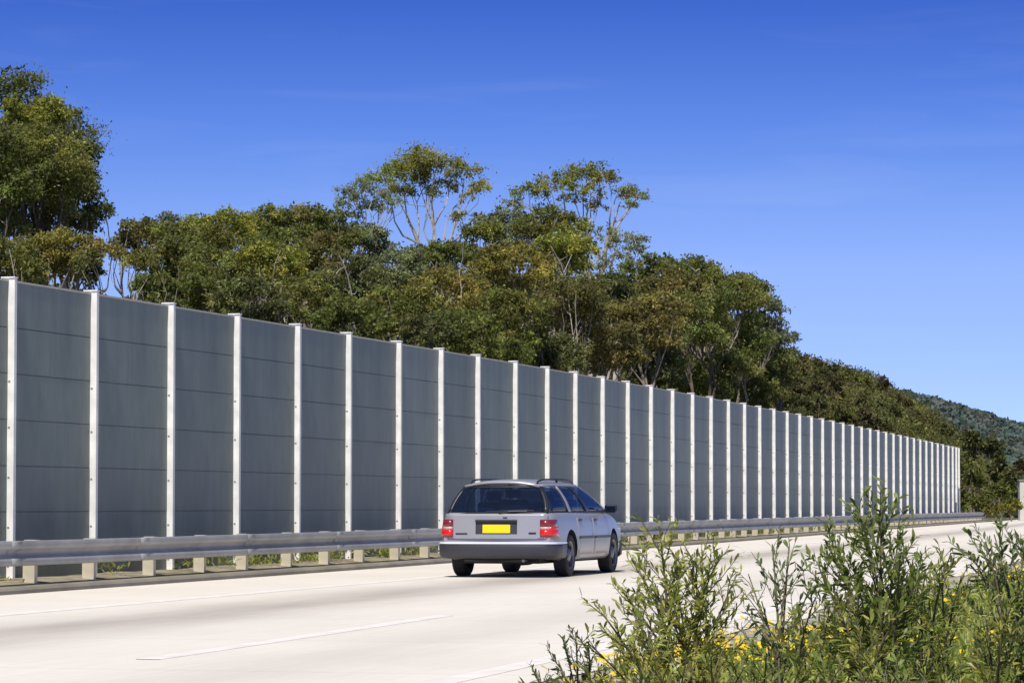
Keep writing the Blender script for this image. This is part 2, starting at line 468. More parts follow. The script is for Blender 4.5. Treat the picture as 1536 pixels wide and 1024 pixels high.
# splice laps
rp = random.Random(4)
n = -5.3
while n < 46:
    mb = MB(); rows = []
    for d in (0, .11): rows.append([rail_pt(n+d, a+.004, c) for a, c in prof[2:-1]])
    mb.grid(rows); 
    o = mb.build('splice', M['galv'], beam, smooth=50)
    sl = o.modifiers.new('s', 'SOLIDIFY'); sl.thickness = .004
    n += 1.5
# terminal plate at the far end
mb = MB(); rows = []
for n in (47.1, 47.3, 47.5, 47.6):
    rows.append([rail_pt(n, -.01 - .1*((n-47.1)/.5)**2, 0.004), rail_pt(n, -.01 - .1*((n-47.1)/.5)**2, -.31)])
mb.grid(rows); o = mb.build('end_terminal', M['galv'], rail, smooth=60); sl = o.modifiers.new('s', 'SOLIDIFY'); sl.thickness = .005
n = -6.05; pm = None; bmz = None; k = 0
mbp = MB(); mbp.box(-.08, .08, -.055, .055, -.78, -.06)
mbb = MB(); mbb.box(-.06, .10, -.075, .075, -.27, .006)
while n < 47.2:
    r = r_kerb(n) - .12 - .18
    x, y, t = at(n, r)
    if pm is None:
        o = mbp.build('post', M['rail_post'], rail, bevel=.008); pm = o
        b_ = mbb.build('offset_block', M['galv'], o, bevel=.006); bmz = b_
    else:
        o = pm.copy(); link(o, rail); b_ = bmz.copy(); link(b_, o)
    o.location = (x-gx, y-gy, zrail(n) - zr(20)); o.rotation_euler = (rp.uniform(-.02, .02), rp.uniform(-.02, .02), -t + rp.uniform(-.12, .12))
    n += .70 + rp.uniform(-.07, .07); k += 1

# ------------------------------------------------------------------ foliage
F5 = 5000.0
def WP(px, py, d): return np.array(((px-768)/F5*d, d, 1.1 + (754.7-py)/F5*d))
def cards(P, D, L, Wd, cols, name, mat, parent, droop=None):
    """rhombus leaf cards: P positions, D directions"""
    N = len(P)
    R = rng.normal(size=(N, 3)); S = np.cross(D, R); S /= np.linalg.norm(S, axis=1)[:, None] + 1e-9
    L = L[:, None]; Wd = Wd[:, None]
    V = np.empty((N, 4, 3)); V[:, 0] = P; V[:, 1] = P + D*L*.5 + S*Wd*.5; V[:, 2] = P + D*L; V[:, 3] = P + D*L*.5 - S*Wd*.5
    Fq = np.arange(N*4).reshape(N, 4)
    return mesh_np(name, V.reshape(-1, 3), Fq, mat, tint=cols, parent=parent)

PAL = {'olive': (.142, .142, .04), 'lime': (.19, .19, .04), 'gold': (.195, .165, .045), 'grey': (.14, .15, .085), 'brown': (.15, .128, .045),
       'dark': (.105, .108, .04), 'green': (.122, .132, .038), 'dbrown': (.09, .075, .034), 'bluegreen': (.045, .075, .05)}

def crown_leaves(pads, leaf, dens, pal, flat=.72, sub=9, seed=0):
    """pads: list of (center, radius). returns P, D, L, W, colours"""
    rg = np.random.default_rng(seed)
    Ps = []; Cs = []; Ls = []
    base = np.array(PAL[pal])
    for c, r in pads:
        pc = base * rg.uniform(.78, 1.25) * np.array((rg.uniform(.88, 1.12), 1, rg.uniform(.85, 1.15)))
        k = max(5, int(sub * rg.uniform(.9, 1.2)))
        for j in range(k):
            u = rg.normal(size=3); u /= np.linalg.norm(u); u[2] = abs(u[2])*1.0 - .35
            cc = np.array(c) + u * np.array((r, r, r*flat)) * rg.uniform(.35, 1.12)
            sr = r * rg.uniform(.22, .46)
            N = max(8, int(dens * sr * sr / (leaf*leaf)))
            w = rg.normal(size=(N, 3)); w /= np.linalg.norm(w, axis=1)[:, None]
            w *= np.minimum(np.abs(rg.normal(0, .62, N)), 1.9)[:, None]
            p = cc + w * np.array((sr*1.15, sr*1.15, sr*.85)); p[:, 2] -= np.maximum(0, rg.normal(-.5, .6, N))*sr*.5
            cl = pc * rg.uniform(.68, 1.4)
            shade = .82 + .2*np.clip(w[:, 2], -1, 1)  # light and shade put into leaf colour: clump tops paler, undersides darker
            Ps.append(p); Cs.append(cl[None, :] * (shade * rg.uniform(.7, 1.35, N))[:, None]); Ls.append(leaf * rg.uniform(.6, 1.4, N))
    P = np.concatenate(Ps); Cc = np.concatenate(Cs); L = np.concatenate(Ls)
    D = rg.normal(size=P.shape); D[:, 2] -= .5; D /= np.linalg.norm(D, axis=1)[:, None]
    return P, D, L, L*.42, np.clip(Cc, .004, .5)

def limb(a, b_, bend, k=5):
    a = np.array(a, float); b_ = np.array(b_, float); d = b_ - a; L = np.linalg.norm(d)
    w = rng.normal(size=3)*bend*L; w2 = rng.normal(size=3)*bend*.4*L
    return [tuple(a + d*t + w*math.sin(PI*t) + w2*math.sin(2*PI*t)) for t in np.linspace(0, 1, k)]

tree_count = [0]
def wall_depth(px):
    v = [(768 + F5*at(n, 0)[0]/at(n, 0)[1], at(n, 0)[1]) for n in range(-2, 46)]
    return float(np.interp(px, [a for a, b_ in v], [b_ for a, b_ in v]))
def tree(label, base_px, depth, pads_px, pal, leaf=.2, dens=9.0, bark='bark_pale', fork=.5, trunk_r=None, yspread=1.0, group=None, ground=None, sub=9, flat=.85, name='gum_tree', cat='tree', core=True, lod=1.0, dead=0, mat='leaf'):
    """pads_px: (px, py, radius px) in the photo's own pixels at this distance; everything is turned into metres about the tree's foot"""
    tree_count[0] += 1; sd = 100 + tree_count[0]
    rg = np.random.default_rng(sd)
    bx_ = (base_px-768)/F5*depth; bz = (ground if ground is not None else .6)
    root = empty(name, (bx_, depth, bz))
    tag(root, label, cat, group)
    O = np.array((bx_, depth, bz))
    if not core: pads_px = [(a, b_, c*1.42) for a, b_, c in pads_px]
    pads = []
    rmax = max(p[2] for p in pads_px)/F5*depth
    for (px, py, rp_) in pads_px:
        c = WP(px, py, depth) - O; c[1] += rg.uniform(-1, 1)*rmax*yspread
        pads.append((c, rp_/F5*depth))
    H = max(c[2] + r*.6 for c, r in pads)
    tr = trunk_r or (.011*H + .05)
    mb = MB()
    mx = float(np.mean([c[0] for c, r in pads])); lowz = min(c[2] for c, r in pads)
    fz = max(.3*H, min(H*fork, lowz + .35*(H-lowz)))
    fp = np.array((mx*.55, float(np.mean([c[1] for c, r in pads]))*.5, fz))
    main = limb((0, 0, -.4), fp, .03, 7); mb.tube(main, [tr*(1-.45*t) for t in np.linspace(0, 1, 7)], 7, cap=False)
    # two or three leaders, each pad hangs on the nearest one
    nl = 3 if len(pads) > 9 else 2
    order = sorted(pads, key=lambda q: q[0][0])
    for g in range(nl):
        grp = order[g*len(order)//nl:(g+1)*len(order)//nl]
        if not grp: continue
        cen = sum(q[0] for q in grp)/len(grp); cen = fp + (cen-fp)*.55
        path = limb(fp - np.array((0, 0, .1)), cen, .07, 6); mb.tube(path, [tr*(.55-.25*t) for t in np.linspace(0, 1, 6)], 6, cap=False)
        for c, r in grp:
            s = path[rg.integers(3, 6)]
            tip = c + np.array((0, 0, r*.25))
            pth = limb(s, tip, .09, 5); mb.tube(pth, [tr*(.22-.17*t) for t in np.linspace(0, 1, 5)], 5, cap=False)
            for k in range(2 if not core else 1):
                e = c + rg.normal(size=3)*r*.4
                mb.tube(limb(pth[rg.integers(2, 5)], e, .1, 4), [tr*.1, tr*.08, tr*.06, tr*.03], 4, cap=False)
    for k in range(dead):
        a = fp + np.array((rg.uniform(-.2, .2), 0, rg.uniform(-.3, .3)*H*.3)); c, r = pads[rg.integers(len(pads))]
        a[1] -= r*.9; e = c + np.array((rg.choice((-1, 1))*rg.uniform(.6, 1.5)*r, -r*rg.uniform(1.0, 1.5), rg.uniform(-.5, .5)*r))
        t2 = max(.032, tr*.3)
        mbl = MB(); pl_ = limb(a, e, .09, 7); mbl.tube(pl_, [t2*(1-.8*q) for q in np.linspace(0, 1, 7)], 5, cap=False)
        for q in (3, 4, 5):
            e2 = np.array(pl_[q]) + np.array((rg.normal()*r*.35, -r*.15, rg.uniform(.5, 1.1)*r*.7)); mbl.tube(limb(pl_[q], e2, .08, 4), [t2*.4, t2*.3, t2*.2, t2*.08], 4, cap=False)
        mbl.build('bare_limb', M['bark_hero'], root, smooth=60)
    mb.build('trunk', M[bark], root, smooth=60)
    P, D, L, Wd, Cc = crown_leaves(pads, leaf, dens*lod, pal, flat=flat, sub=sub, seed=sd)
    if core:
        # inner leaf mass: larger leaves, crown shade painted in as darker colour
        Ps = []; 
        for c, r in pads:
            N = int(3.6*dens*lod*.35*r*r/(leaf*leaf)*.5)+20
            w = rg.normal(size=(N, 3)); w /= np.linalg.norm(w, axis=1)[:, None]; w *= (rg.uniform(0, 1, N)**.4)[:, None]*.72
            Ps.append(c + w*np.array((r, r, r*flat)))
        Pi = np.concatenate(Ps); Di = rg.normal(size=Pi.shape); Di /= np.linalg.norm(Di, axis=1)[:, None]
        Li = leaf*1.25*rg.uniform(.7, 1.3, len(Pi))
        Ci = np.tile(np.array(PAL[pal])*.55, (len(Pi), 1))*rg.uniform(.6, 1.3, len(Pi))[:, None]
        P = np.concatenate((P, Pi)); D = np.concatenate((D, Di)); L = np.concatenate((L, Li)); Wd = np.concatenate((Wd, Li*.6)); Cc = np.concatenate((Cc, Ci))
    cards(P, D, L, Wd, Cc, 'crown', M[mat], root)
    return root

def autopads(cx, cy, rx, ry, seed, k=None, pr=.42):
    rg = np.random.default_rng(seed); out = []
    r0 = pr*min(rx, ry) + .06*max(rx, ry)
    k = k or max(8, int(2.7*rx*ry/(r0*r0)))
    tries = 0
    while len(out) < k and tries < 400:
        tries += 1
        a = rg.uniform(0, 2*PI); q = math.sqrt(rg.uniform(0, 1))
        x = cx + (rx-r0*.6)*q*math.cos(a); y = cy - (ry-r0*.6)*q*math.sin(a)
        if all((x-o[0])**2 + (y-o[1])**2 > (r0*.7)**2 for o in out) or tries > 200:
            out.append((x, y, r0*rg.uniform(.75, 1.2)))
    return out

def bay(px):
    best = min(range(0, 46), key=lambda n: abs(px - (768 + F5*at(n + .5, 0)[0]/at(n + .5, 0)[1])))
    k = best + 1
    suf = 'th' if 10 <= k % 100 <= 20 else {1: 'st', 2: 'nd', 3: 'rd'}.get(k % 10, 'th')
    return '%d%s' % (k, suf)
G1 = 'gum trees standing behind the noise barrier'
# the two tall skyline gums, pads placed after the photo
tree('tall open gum with pale forked limbs and umbrella crown, highest on the skyline', 650, 132,
     [(598, 252, 30), (628, 243, 30), (660, 240, 28), (686, 255, 24), (716, 284, 17), (668, 274, 20), (640, 268, 22), (574, 266, 22), (612, 283, 18), (690, 328, 12), (718, 322, 9), (700, 292, 11), (655, 288, 12), (585, 290, 15)],
     'olive', leaf=.125, dens=14, fork=.62, core=False, bark='bark_hero', group=G1, dead=0, sub=12)
tree('slender leaning gum on the left shoulder of the tallest skyline gum', 572, 128,
     [(527, 292, 21), (545, 278, 19), (565, 292, 19), (520, 308, 13), (550, 308, 17), (592, 303, 14), (575, 312, 12), (535, 322, 11)],
     'grey', leaf=.12, dens=14, fork=.6, core=False, bark='bark_hero', group=G1, dead=0, sub=10)
tree('second tall skyline gum with a small detached crown on its right side', 895, 128,
     [(792, 287, 20), (818, 282, 19), (842, 275, 19), (868, 262, 22), (893, 258, 22), (910, 268, 17), (884, 288, 17), (858, 293, 15), (945, 290, 16), (958, 293, 13), (930, 284, 9), (770, 304, 16), (950, 306, 8), (895, 305, 12)],
     'olive', leaf=.12, dens=14, fork=.66, core=False, bark='bark_hero', group=G1, dead=0, sub=12)
tree('wispy grey green gum right below the detached skyline crown', 925, 124,
     [(915, 352, 17), (938, 358, 18), (955, 374, 15), (925, 382, 16), (905, 398, 15), (948, 396, 12), (885, 345, 15), (960, 358, 9)],
     'grey', leaf=.12, dens=14, fork=.6, core=False, bark='bark_hero', group=G1, dead=0, sub=10)
# (cx, cy, rx, ry, depth, palette, look, options)
T = [
 (-30, 190, 130, 95, 92, 'dark', 'big dark gum cut by the left edge'),
 (48, 172, 50, 30, 90, 'lime', 'sunlit yellow green crown in the top left corner'),
 (95, 245, 60, 60, 94, 'dark', 'dark rounded gum beside the sky at the left'),
 (25, 305, 90, 62, 90, 'brown', 'brown tinged gum under the big left tree'),
 (60, 250, 75, 70, 88, 'olive', 'thick olive gum in front of the big dark left trees'),
 (-25, 265, 70, 90, 86, 'green', 'green gum half outside the left edge'),
 (290, 372, 60, 44, 106, 'olive', 'second row olive gum behind the sky gap gum'),
 (425, 372, 62, 42, 106, 'green', 'green olive gum under the flat topped dome'),
 (500, 350, 40, 36, 112, 'olive', 'olive gum filling in below the leaning gum'),
 (1080, 440, 60, 40, 112, 'olive', 'olive gum between the two crest domes'),
 (1020, 440, 60, 44, 108, 'brown', 'brown olive gum just under the crest'),
 (120, 308, 44, 42, 94, 'dark', 'dark gum whose right edge drops down to the lower tree line'),
 (85, 378, 70, 42, 84, 'gold', 'golden olive bush crown, brightest of those at the far left'),
 (10, 395, 60, 45, 80, 'olive', 'olive bush crown just above the leftmost barrier post'),
 (200, 362, 42, 34, 112, 'brown', 'brown green gum over the sky gap'),
 (255, 345, 40, 30, 114, 'grey', 'grey green gum with a thin topmost tuft'),
 (262, 400, 55, 46, 100, 'olive', 'olive gum right of the sky gap'),
 (330, 345, 62, 36, 112, 'lime', 'bright lime topped gum dome'),
 (400, 338, 45, 30, 116, 'olive', 'flat topped olive gum beside the lime dome'),
 (452, 340, 48, 34, 116, 'brown', 'brownish gum dome left of the tall skyline gums'),
 (345, 402, 75, 42, 96, 'olive', 'wide olive gum below the lime dome'),
 (410, 390, 50, 38, 94, 'lime', 'lime green gum in the middle of the left mass'),
 (482, 385, 46, 40, 104, 'brown', 'brown olive gum with thin pale branches'),
 (300, 440, 60, 36, 80, 'green', 'low green tree crown directly over the wall top'),
 (230, 430, 34, 22, 78, 'green', 'small green tree just under the sky gap'),
 (135, 402, 26, 26, 82, 'dark', 'dark small crown left of the sky gap'),
 (380, 455, 60, 40, 78, 'dark', 'dark low tree with shaded interior'),
 (455, 452, 55, 42, 80, 'olive', 'low olive tree hugging the wall top'),
 (545, 362, 34, 34, 112, 'grey', 'grey green sapling crown beneath the leaning gum'),
 (525, 420, 55, 42, 92, 'dark', 'dark tree with a long slanting bare limb'),
 (590, 402, 48, 42, 100, 'grey', 'grey green gum under the tallest skyline gum'),
 (600, 462, 60, 45, 82, 'olive', 'olive tree low over the wall'),
 (530, 480, 55, 40, 76, 'green', 'green low crown over the wall'),
 (655, 385, 52, 32, 106, 'green', 'flat spreading green crown at the foot of the tallest gum'),
 (720, 372, 45, 38, 108, 'olive', 'olive gum in the notch between the two tall gums'),
 (765, 340, 48, 34, 116, 'grey', 'grey green gum rising toward the second tall gum'),
 (825, 340, 55, 34, 114, 'olive', 'dense olive crown below the second tall gum'),
 (680, 440, 60, 46, 92, 'gold', 'golden green gum with crossing pale branches'),
 (770, 405, 65, 46, 98, 'gold', 'yellow olive gum in the centre of the tree mass'),
 (845, 385, 52, 40, 104, 'lime', 'bright leaved gum with a pale forked trunk'),
 (690, 500, 65, 40, 78, 'green', 'low green tree behind the wall, in front of golden gums'),
 (770, 480, 60, 46, 84, 'olive', 'olive tree with an orange barked trunk'),
 (850, 460, 56, 48, 90, 'brown', 'brown shaded tree between paler gums'),
 (905, 440, 48, 42, 98, 'dark', 'dark gum below the wispy grey gum'),
 (990, 412, 55, 32, 112, 'green', 'green dome at the crest right of the wispy gum'),
 (1045, 412, 46, 30, 114, 'olive', 'olive crest dome'),
 (1110, 438, 46, 30, 116, 'olive', 'olive brown crest dome where the skyline starts to fall'),
 (1140, 478, 38, 36, 116, 'grey', 'grey leaved gum on the falling skyline'),
 (1170, 515, 28, 30, 118, 'grey', 'grey gum at the lower end of the falling skyline'),
 (1050, 470, 62, 46, 102, 'green', 'broad green gum below the crest'),
 (975, 478, 58, 48, 98, 'brown', 'brown green gum below the crest'),
 (1115, 512, 50, 42, 104, 'green', 'green gum under the falling skyline'),
 (1155, 560, 42, 38, 106, 'dark', 'dark gum deep below the falling skyline'),
 (830, 530, 60, 38, 78, 'dark', 'low dark tree over the wall'),
 (915, 520, 55, 46, 82, 'brown', 'low brown olive tree'),
 (995, 545, 56, 42, 84, 'dark', 'dark shaded tree low behind the wall'),
 (1070, 560, 56, 40, 88, 'green', 'low green tree with pale stick branches'),
 (1130, 590, 44, 28, 94, 'olive', 'low olive tree just over the wall top'),
 (760, 530, 40, 26, 76, 'green', 'small green crown peeping over the wall'),
 (640, 500, 40, 30, 74, 'dark', 'small dark crown over the wall'),
]
for i, (cx, cy, rx, ry, d, pal, look) in enumerate(T):
    vis = max(cx, 20)
    lab = look + (', over the %s bay of the barrier' % bay(vis))
    d = max(d, wall_depth(cx + rx) + 9)
    lab = ' '.join(lab.split()[:16]) if len(lab.split()) <= 16 else look + ', over bay %s' % bay(vis)[:-2]
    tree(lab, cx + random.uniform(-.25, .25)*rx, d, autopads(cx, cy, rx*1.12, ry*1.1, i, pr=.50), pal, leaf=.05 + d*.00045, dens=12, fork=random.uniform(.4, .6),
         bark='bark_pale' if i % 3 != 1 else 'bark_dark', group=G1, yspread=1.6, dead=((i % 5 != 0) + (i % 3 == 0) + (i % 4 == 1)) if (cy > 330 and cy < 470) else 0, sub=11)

# the wooded slope behind the far half of the barrier
def hz_(px, f, d, d1, pxs, pys):
    up = (754.7 - np.interp(px, pxs, pys))/F5
    if f <= 1: return 1.1*(1-f)*0 + .3 + (.8 + up*d)*math.sin(f*PI/2)
    return (1.1 + up*d1)*(1 - (f-1)*.8)
def slope(name, mat, prof, d0, d1, kind='structure', seed=3, amp=1.0):
    """prof: skyline (px, py) of the ground at distance d1; a real hillside running from d0 (foot) up to d1 and over"""
    rows = []; xs_ = np.linspace(prof[0][0], prof[-1][0], 70)
    pxs = [p[0] for p in prof]; pys = [p[1] for p in prof]
    for k, f in enumerate((0, .15, .3, .45, .6, .75, .9, 1.0, 1.15, 1.5)):
        d = d0 + (d1-d0)*f; row = []
        for px in xs_:
            X = (px-768)/F5*d; h = hz_(px, f, d, d1, pxs, pys)
            row.append((X, d, h + amp*nz(X*.05*3, d*.05*3)*min(1, f) - (1.0 if f == 0 else 0)))
        rows.append(row)
    mb = MB(); mb.grid(rows)
    return tag(mb.build(name, mat, smooth=80), kind=kind)
slope('near_hill', M['hill'], [(-900, 440), (100, 445), (190, 470), (260, 430), (420, 400), (600, 420), (900, 430), (1040, 455), (1110, 500), (1180, 546), (1300, 578), (1380, 626), (1430, 670), (1480, 725), (1560, 752)], 190, 330, amp=1.0)
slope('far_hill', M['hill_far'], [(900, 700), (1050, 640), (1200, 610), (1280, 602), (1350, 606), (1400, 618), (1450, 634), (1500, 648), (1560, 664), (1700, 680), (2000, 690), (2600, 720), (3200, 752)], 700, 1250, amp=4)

G2 = 'dark trees on the slope behind the far half of the barrier'
H = []
rg2 = np.random.default_rng(11)
sky_x = [1150, 1200, 1240, 1280, 1310, 1345, 1372, 1400, 1430]; sky_y = [512, 520, 532, 548, 556, 582, 602, 622, 640]
looks = ['dark brown crown', 'rounded olive crown', 'grey brown crown', 'dull green crown', 'ragged dark crown', 'dense brown green crown']
k = 0
for row, (dy, d) in enumerate(((12, 285), (40, 262), (72, 240), (104, 222), (134, 208))):
    px = 1165 + (row % 2)*16
    while px < 1445:
        top = np.interp(px, sky_x, sky_y) + dy - 6 - 9*abs(rg2.normal())*.6
        wall_top = np.interp(px, [1150, 1437], [611, 669])
        if top < wall_top + 4 and not (top > 650 and px < 1300):
            H.append((px, top, d, row))
        px += rg2.uniform(26, 36)
ordn = ['first', 'second', 'third', 'fourth', 'fifth', 'sixth', 'seventh', 'eighth', 'ninth', 'tenth', 'eleventh', 'twelfth']
rown = ['on the skyline of the near hill', 'in the row just below the near skyline', 'in the middle row of the near slope', 'in the lower row of the near slope', 'right above the far wall top']
cnts = [0]*5
for (px, top, d, row) in H:
    r = rg2.uniform(19, 28); cnts[row] += 1
    pal = ['dbrown', 'brown', 'dark', 'dark', 'olive', 'dbrown'][k % 6]
    pads = [(px + rg2.uniform(-.5, .5)*r, top + r*.55, r*.55), (px - r*.7, top + r*.95, r*.5), (px + r*.7, top + r*.9, r*.5), (px, top + r*1.3, r*.6), (px + rg2.uniform(-.8, .8)*r, top + r*1.9, r*.5)]
    tree('%s %s, %s from the left' % (looks[k % 6], rown[row], ordn[min(11, cnts[row]-1)]), px, d, pads, pal, leaf=.27, dens=8, group=G2, sub=7, dead=0, ground=1.5, trunk_r=.16,
         name='hill_tree', bark='bark_pale', mat='leaf_far')
    k += 1
# trees and bushes beyond the end of the barrier
E_ = [(1456, 668, 16, 22, 205, 'dark', 'dark upright tree just right of the barrier end'), (1484, 672, 22, 18, 212, 'dark', 'dark forked gum with an umbrella top right of the barrier end'),
      (1500, 705, 18, 22, 206, 'dark', 'dark bushy tree stepping down to the right'), (1518, 722, 12, 24, 204, 'dark', 'dark narrow tree closest to the right edge'),
      (1532, 700, 8, 8, 215, 'dbrown', 'small brown crown at the right edge of the photo'), (1448, 700, 14, 20, 196, 'olive', 'olive bush touching the barrier end')]
for i, (cx, cy, rx, ry, d, pal, look) in enumerate(E_):
    tree(look, cx, d, autopads(cx, cy, rx, ry, 50+i, k=7, pr=.5), pal, leaf=.32, dens=7, group='trees past the end of the barrier', ground=.4, sub=7, name='gum_tree', mat='leaf_far')
B_ = [(1460, 718, 22, 18, 188, 'green', 'broad mid green bush beyond the guardrail end'), (1492, 738, 24, 18, 184, 'green', 'rounded green bush in front of the dark trees'),
      (1446, 745, 14, 22, 182, 'olive', 'olive bush against the last barrier post'), (1470, 755, 24, 14, 178, 'olive', 'low bush behind the guardrail terminal'),
      (1515, 758, 18, 11, 180, 'lime', 'pale yellow green bush beside the road far ahead'), (1497, 766, 22, 8, 176, 'gold', 'dry yellowish low bush on the far roadside'), (1548, 752, 14, 16, 178, 'lime', 'yellow green bush at the right edge beyond the white block')]
for i, (cx, cy, rx, ry, d, pal, look) in enumerate(B_):
    tree(look, cx, d, autopads(cx, cy, rx, ry, 80+i, k=7, pr=.5), pal, leaf=.2, dens=7, group='bushes past the end of the barrier', ground=.1, sub=7, name='bush', cat='bush', fork=.3, mat='leaf_far')
# forest that reads as one mass on the far hill
def far_forest():
    rg = np.random.default_rng(5); Ps = []; Cs = []; Ls = []
    pxs = [1050, 1200, 1280, 1350, 1400, 1450, 1500, 1560, 1700, 2000]; pys = [640, 610, 602, 606, 618, 634, 648, 664, 680, 700]
    for i in range(2300):
        f = rg.uniform(.12, 1.03); px = rg.uniform(1180, 1750)
        d = 700 + 550*f; X = (px-768)/F5*d; h = hz_(px, min(f, 1.0), d, 1250, pxs, pys)
        R = rg.uniform(3.0, 6.0); N = 150
        w = rg.normal(size=(N, 3)); w /= np.linalg.norm(w, axis=1)[:, None]; w[:, 2] = np.abs(w[:, 2])*1.1 - .1
        Ps.append(np.array((X, d, h + R*.25)) + w*R*np.array((1, 1, .8))*rg.uniform(.6, 1, (N, 1)))
        c = np.array((.090, .112, .098))*rg.uniform(.75, 1.25)*np.array((rg.uniform(.8, 1.3), 1, rg.uniform(.8, 1.2)))  # aerial haze painted into the leaf colour
        Cs.append(c[None, :]*rg.uniform(.7, 1.3, (N, 1))); Ls.append(R*rg.uniform(.22, .42, N))
    P = np.concatenate(Ps); D = rg.normal(size=P.shape); D[:, 2] *= .6; D /= np.linalg.norm(D, axis=1)[:, None]; L = np.concatenate(Ls)
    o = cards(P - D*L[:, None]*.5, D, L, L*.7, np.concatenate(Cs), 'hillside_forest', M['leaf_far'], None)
    tag(o, 'forest covering the distant hill, tinted blue green for haze', 'forest', kind='stuff')
far_forest()
def near_forest():
    """undergrowth on the near slope, between the single trees"""
    rg = np.random.default_rng(6); Ps = []; Cs = []; Ls = []
    prof = [(-900, 440), (100, 445), (190, 470), (260, 430), (420, 400), (600, 420), (900, 430), (1040, 455), (1110, 500), (1180, 546), (1300, 578), (1380, 626), (1430, 670), (1480, 725), (1560, 752)]
    for i in range(4200):
        f = rg.uniform(.02, 1.0)**.6; px = rg.uniform(60, 1530)
        d = 190 + 140*f; X = (px-768)/F5*d; h = hz_(px, f, d, 330, [p[0] for p in prof], [p[1] for p in prof]); R = rg.uniform(.8, 1.8); N = 50 if px < 1080 else 260
        if f > .9: R *= .6
        w = rg.normal(size=(N, 3)); w /= np.linalg.norm(w, axis=1)[:, None]; w[:, 2] = np.abs(w[:, 2]) - .1
        Ps.append(np.array((X, d, h + R*.2)) + w*R*rg.uniform(.5, 1, (N, 1)))
        c = np.array([PAL['dark'], PAL['dbrown'], PAL['olive'], PAL['dark']][i % 4])*rg.uniform(.6, 1.3)
        Cs.append(c[None, :]*rg.uniform(.6, 1.4, (N, 1))); Ls.append(R*rg.uniform(.2, .45, N)*(1 if px < 1080 else .42))
    P = np.concatenate(Ps); D = rg.normal(size=P.shape); D /= np.linalg.norm(D, axis=1)[:, None]; L = np.concatenate(Ls)
    o = cards(P, D, L, L*.5, np.concatenate(Cs), 'undergrowth', M['leaf_far'], None)
    tag(o, 'dark scrub undergrowth covering the slope behind the barrier', 'undergrowth', kind='stuff')
near_forest()
# pale block at the right edge, far along the roadside
p = WP(1538, 741, 190)
blk = empty('concrete_block', (p[0], p[1], .1))
tag(blk, 'pale concrete block half cut by the right edge of the photo, far along the road', 'block')
mb = MB(); mb.box(-.40, .40, -.35, .35, 0, 2.25); mb.build('body', M['coping'], blk, bevel=.04)
mb = MB(); mb.box(-.45, .45, -.40, .40, 2.253, 2.36); mb.build('cap', M['kerb'], blk, bevel=.02)

# ---------------------------------------------------------------- the car
M['paint'] = simple('car_paint', (.335, .33, .345), .3, metal=.25, spec=.4, coat=.12, noise=.03, nscale=1.5)
M['bumper'] = simple('bumper_grey', (.035, .035, .042), .45, noise=.08, nscale=4)
M['rubber'] = simple('rubber', (.022, .022, .024), .8)
M['under'] = simple('underbody', (.012, .012, .012), .9)
M['rim'] = simple('rim', (.16, .16, .17), .35, metal=.7)
M['black'] = simple('black_trim', (.015, .015, .018), .4)
M['sunlit_white'] = simple('sunlit_white', (.72, .72, .74), .3, coat=.5)
M['chrome'] = simple('bright_strip', (.75, .75, .78), .2, metal=.9)
M['lens_red'] = simple('lens_red', (.62, .012, .014), .18, coat=.6)
M['lens_dark'] = simple('lens_dark', (.20, .012, .02), .2, coat=.6)
M['lens_white'] = simple('lens_white', (.55, .35, .33), .2, coat=.6)
M['lens_head'] = simple('lens_head', (.7, .72, .75), .15, coat=.6)
M['plate'] = simple('plate_yellow', (.85, .62, .0), .5, noise=.03)
M['cloth'] = simple('seat_cloth', (.16, .17, .2), .9)
M['plastic'] = simple('parcel', (.35, .38, .42), .8)
# glass: tinted, reflective, partly see-through
m, nt, b = newmat('car_glass'); M['glass'] = m
b.inputs['Base Color'].default_value = (.012, .018, .035, 1); b.inputs['Roughness'].default_value = .04; b.inputs['Specular IOR Level'].default_value = .9; b.inputs['Coat Weight'].default_value = .6; b.inputs['Coat Roughness'].default_value = .02
tb = nt.nodes.new('ShaderNodeBsdfTransparent'); tb.inputs[0].default_value = (.6, .68, .8, 1)
mxg = nt.nodes.new('ShaderNodeMixShader'); mxg.inputs[0].default_value = .68
nt.links.new(b.outputs[0], mxg.inputs[1]); nt.links.new(tb.outputs[0], mxg.inputs[2]); nt.links.new(mxg.outputs[0], nt.nodes['Material Output'].inputs['Surface'])

cx_, cy_, ct_ = at(2.40, 4.70)
car = empty('station_wagon', (cx_, cy_, zr(2.7) + .002), -ct_)
tag(car, 'silver blue station wagon with yellow rear plate and roof rails driving away', 'car')
def lerp(a, b_, t): return a + (b_-a)*t
def tab(t, pts):
    return float(np.interp(t, [p[0] for p in pts], [p[1] for p in pts]))
LEN = 4.88
Wt = [(0, .80), (.05, .835), (.12, .86), (.25, .878), (.6, .89), (1.2, .90), (2.4, .905), (3.4, .90), (3.9, .885), (4.3, .86), (4.55, .82), (4.72, .74), (4.82, .64), (4.88, .50)]
Zt = [(0, .945), (.6, .95), (1.5, .945), (3.6, .93), (3.9, .90), (4.3, .83), (4.6, .76), (4.8, .68), (4.88, .60)]
Zb = [(0, .34), (.3, .27), (.8, .235), (4.0, .235), (4.6, .25), (4.88, .33)]
prof_ = [(0, .90), (.05, .955), (.12, .985), (.26, 1.0), (.42, 1.003), (.58, .998), (.66, .99), (.80, .972), (.90, .955), (.97, .93), (1.0, .895)]
def side_x(y, z):
    zb, zt = tab(y, Zb), tab(y, Zt); t = (z-zb)/(zt-zb); return tab(y, Wt)*tab(t, prof_)
ys_ = sorted(set([p[0] for p in Wt] + list(np.arange(.2, 4.8, .1))))
rows = []
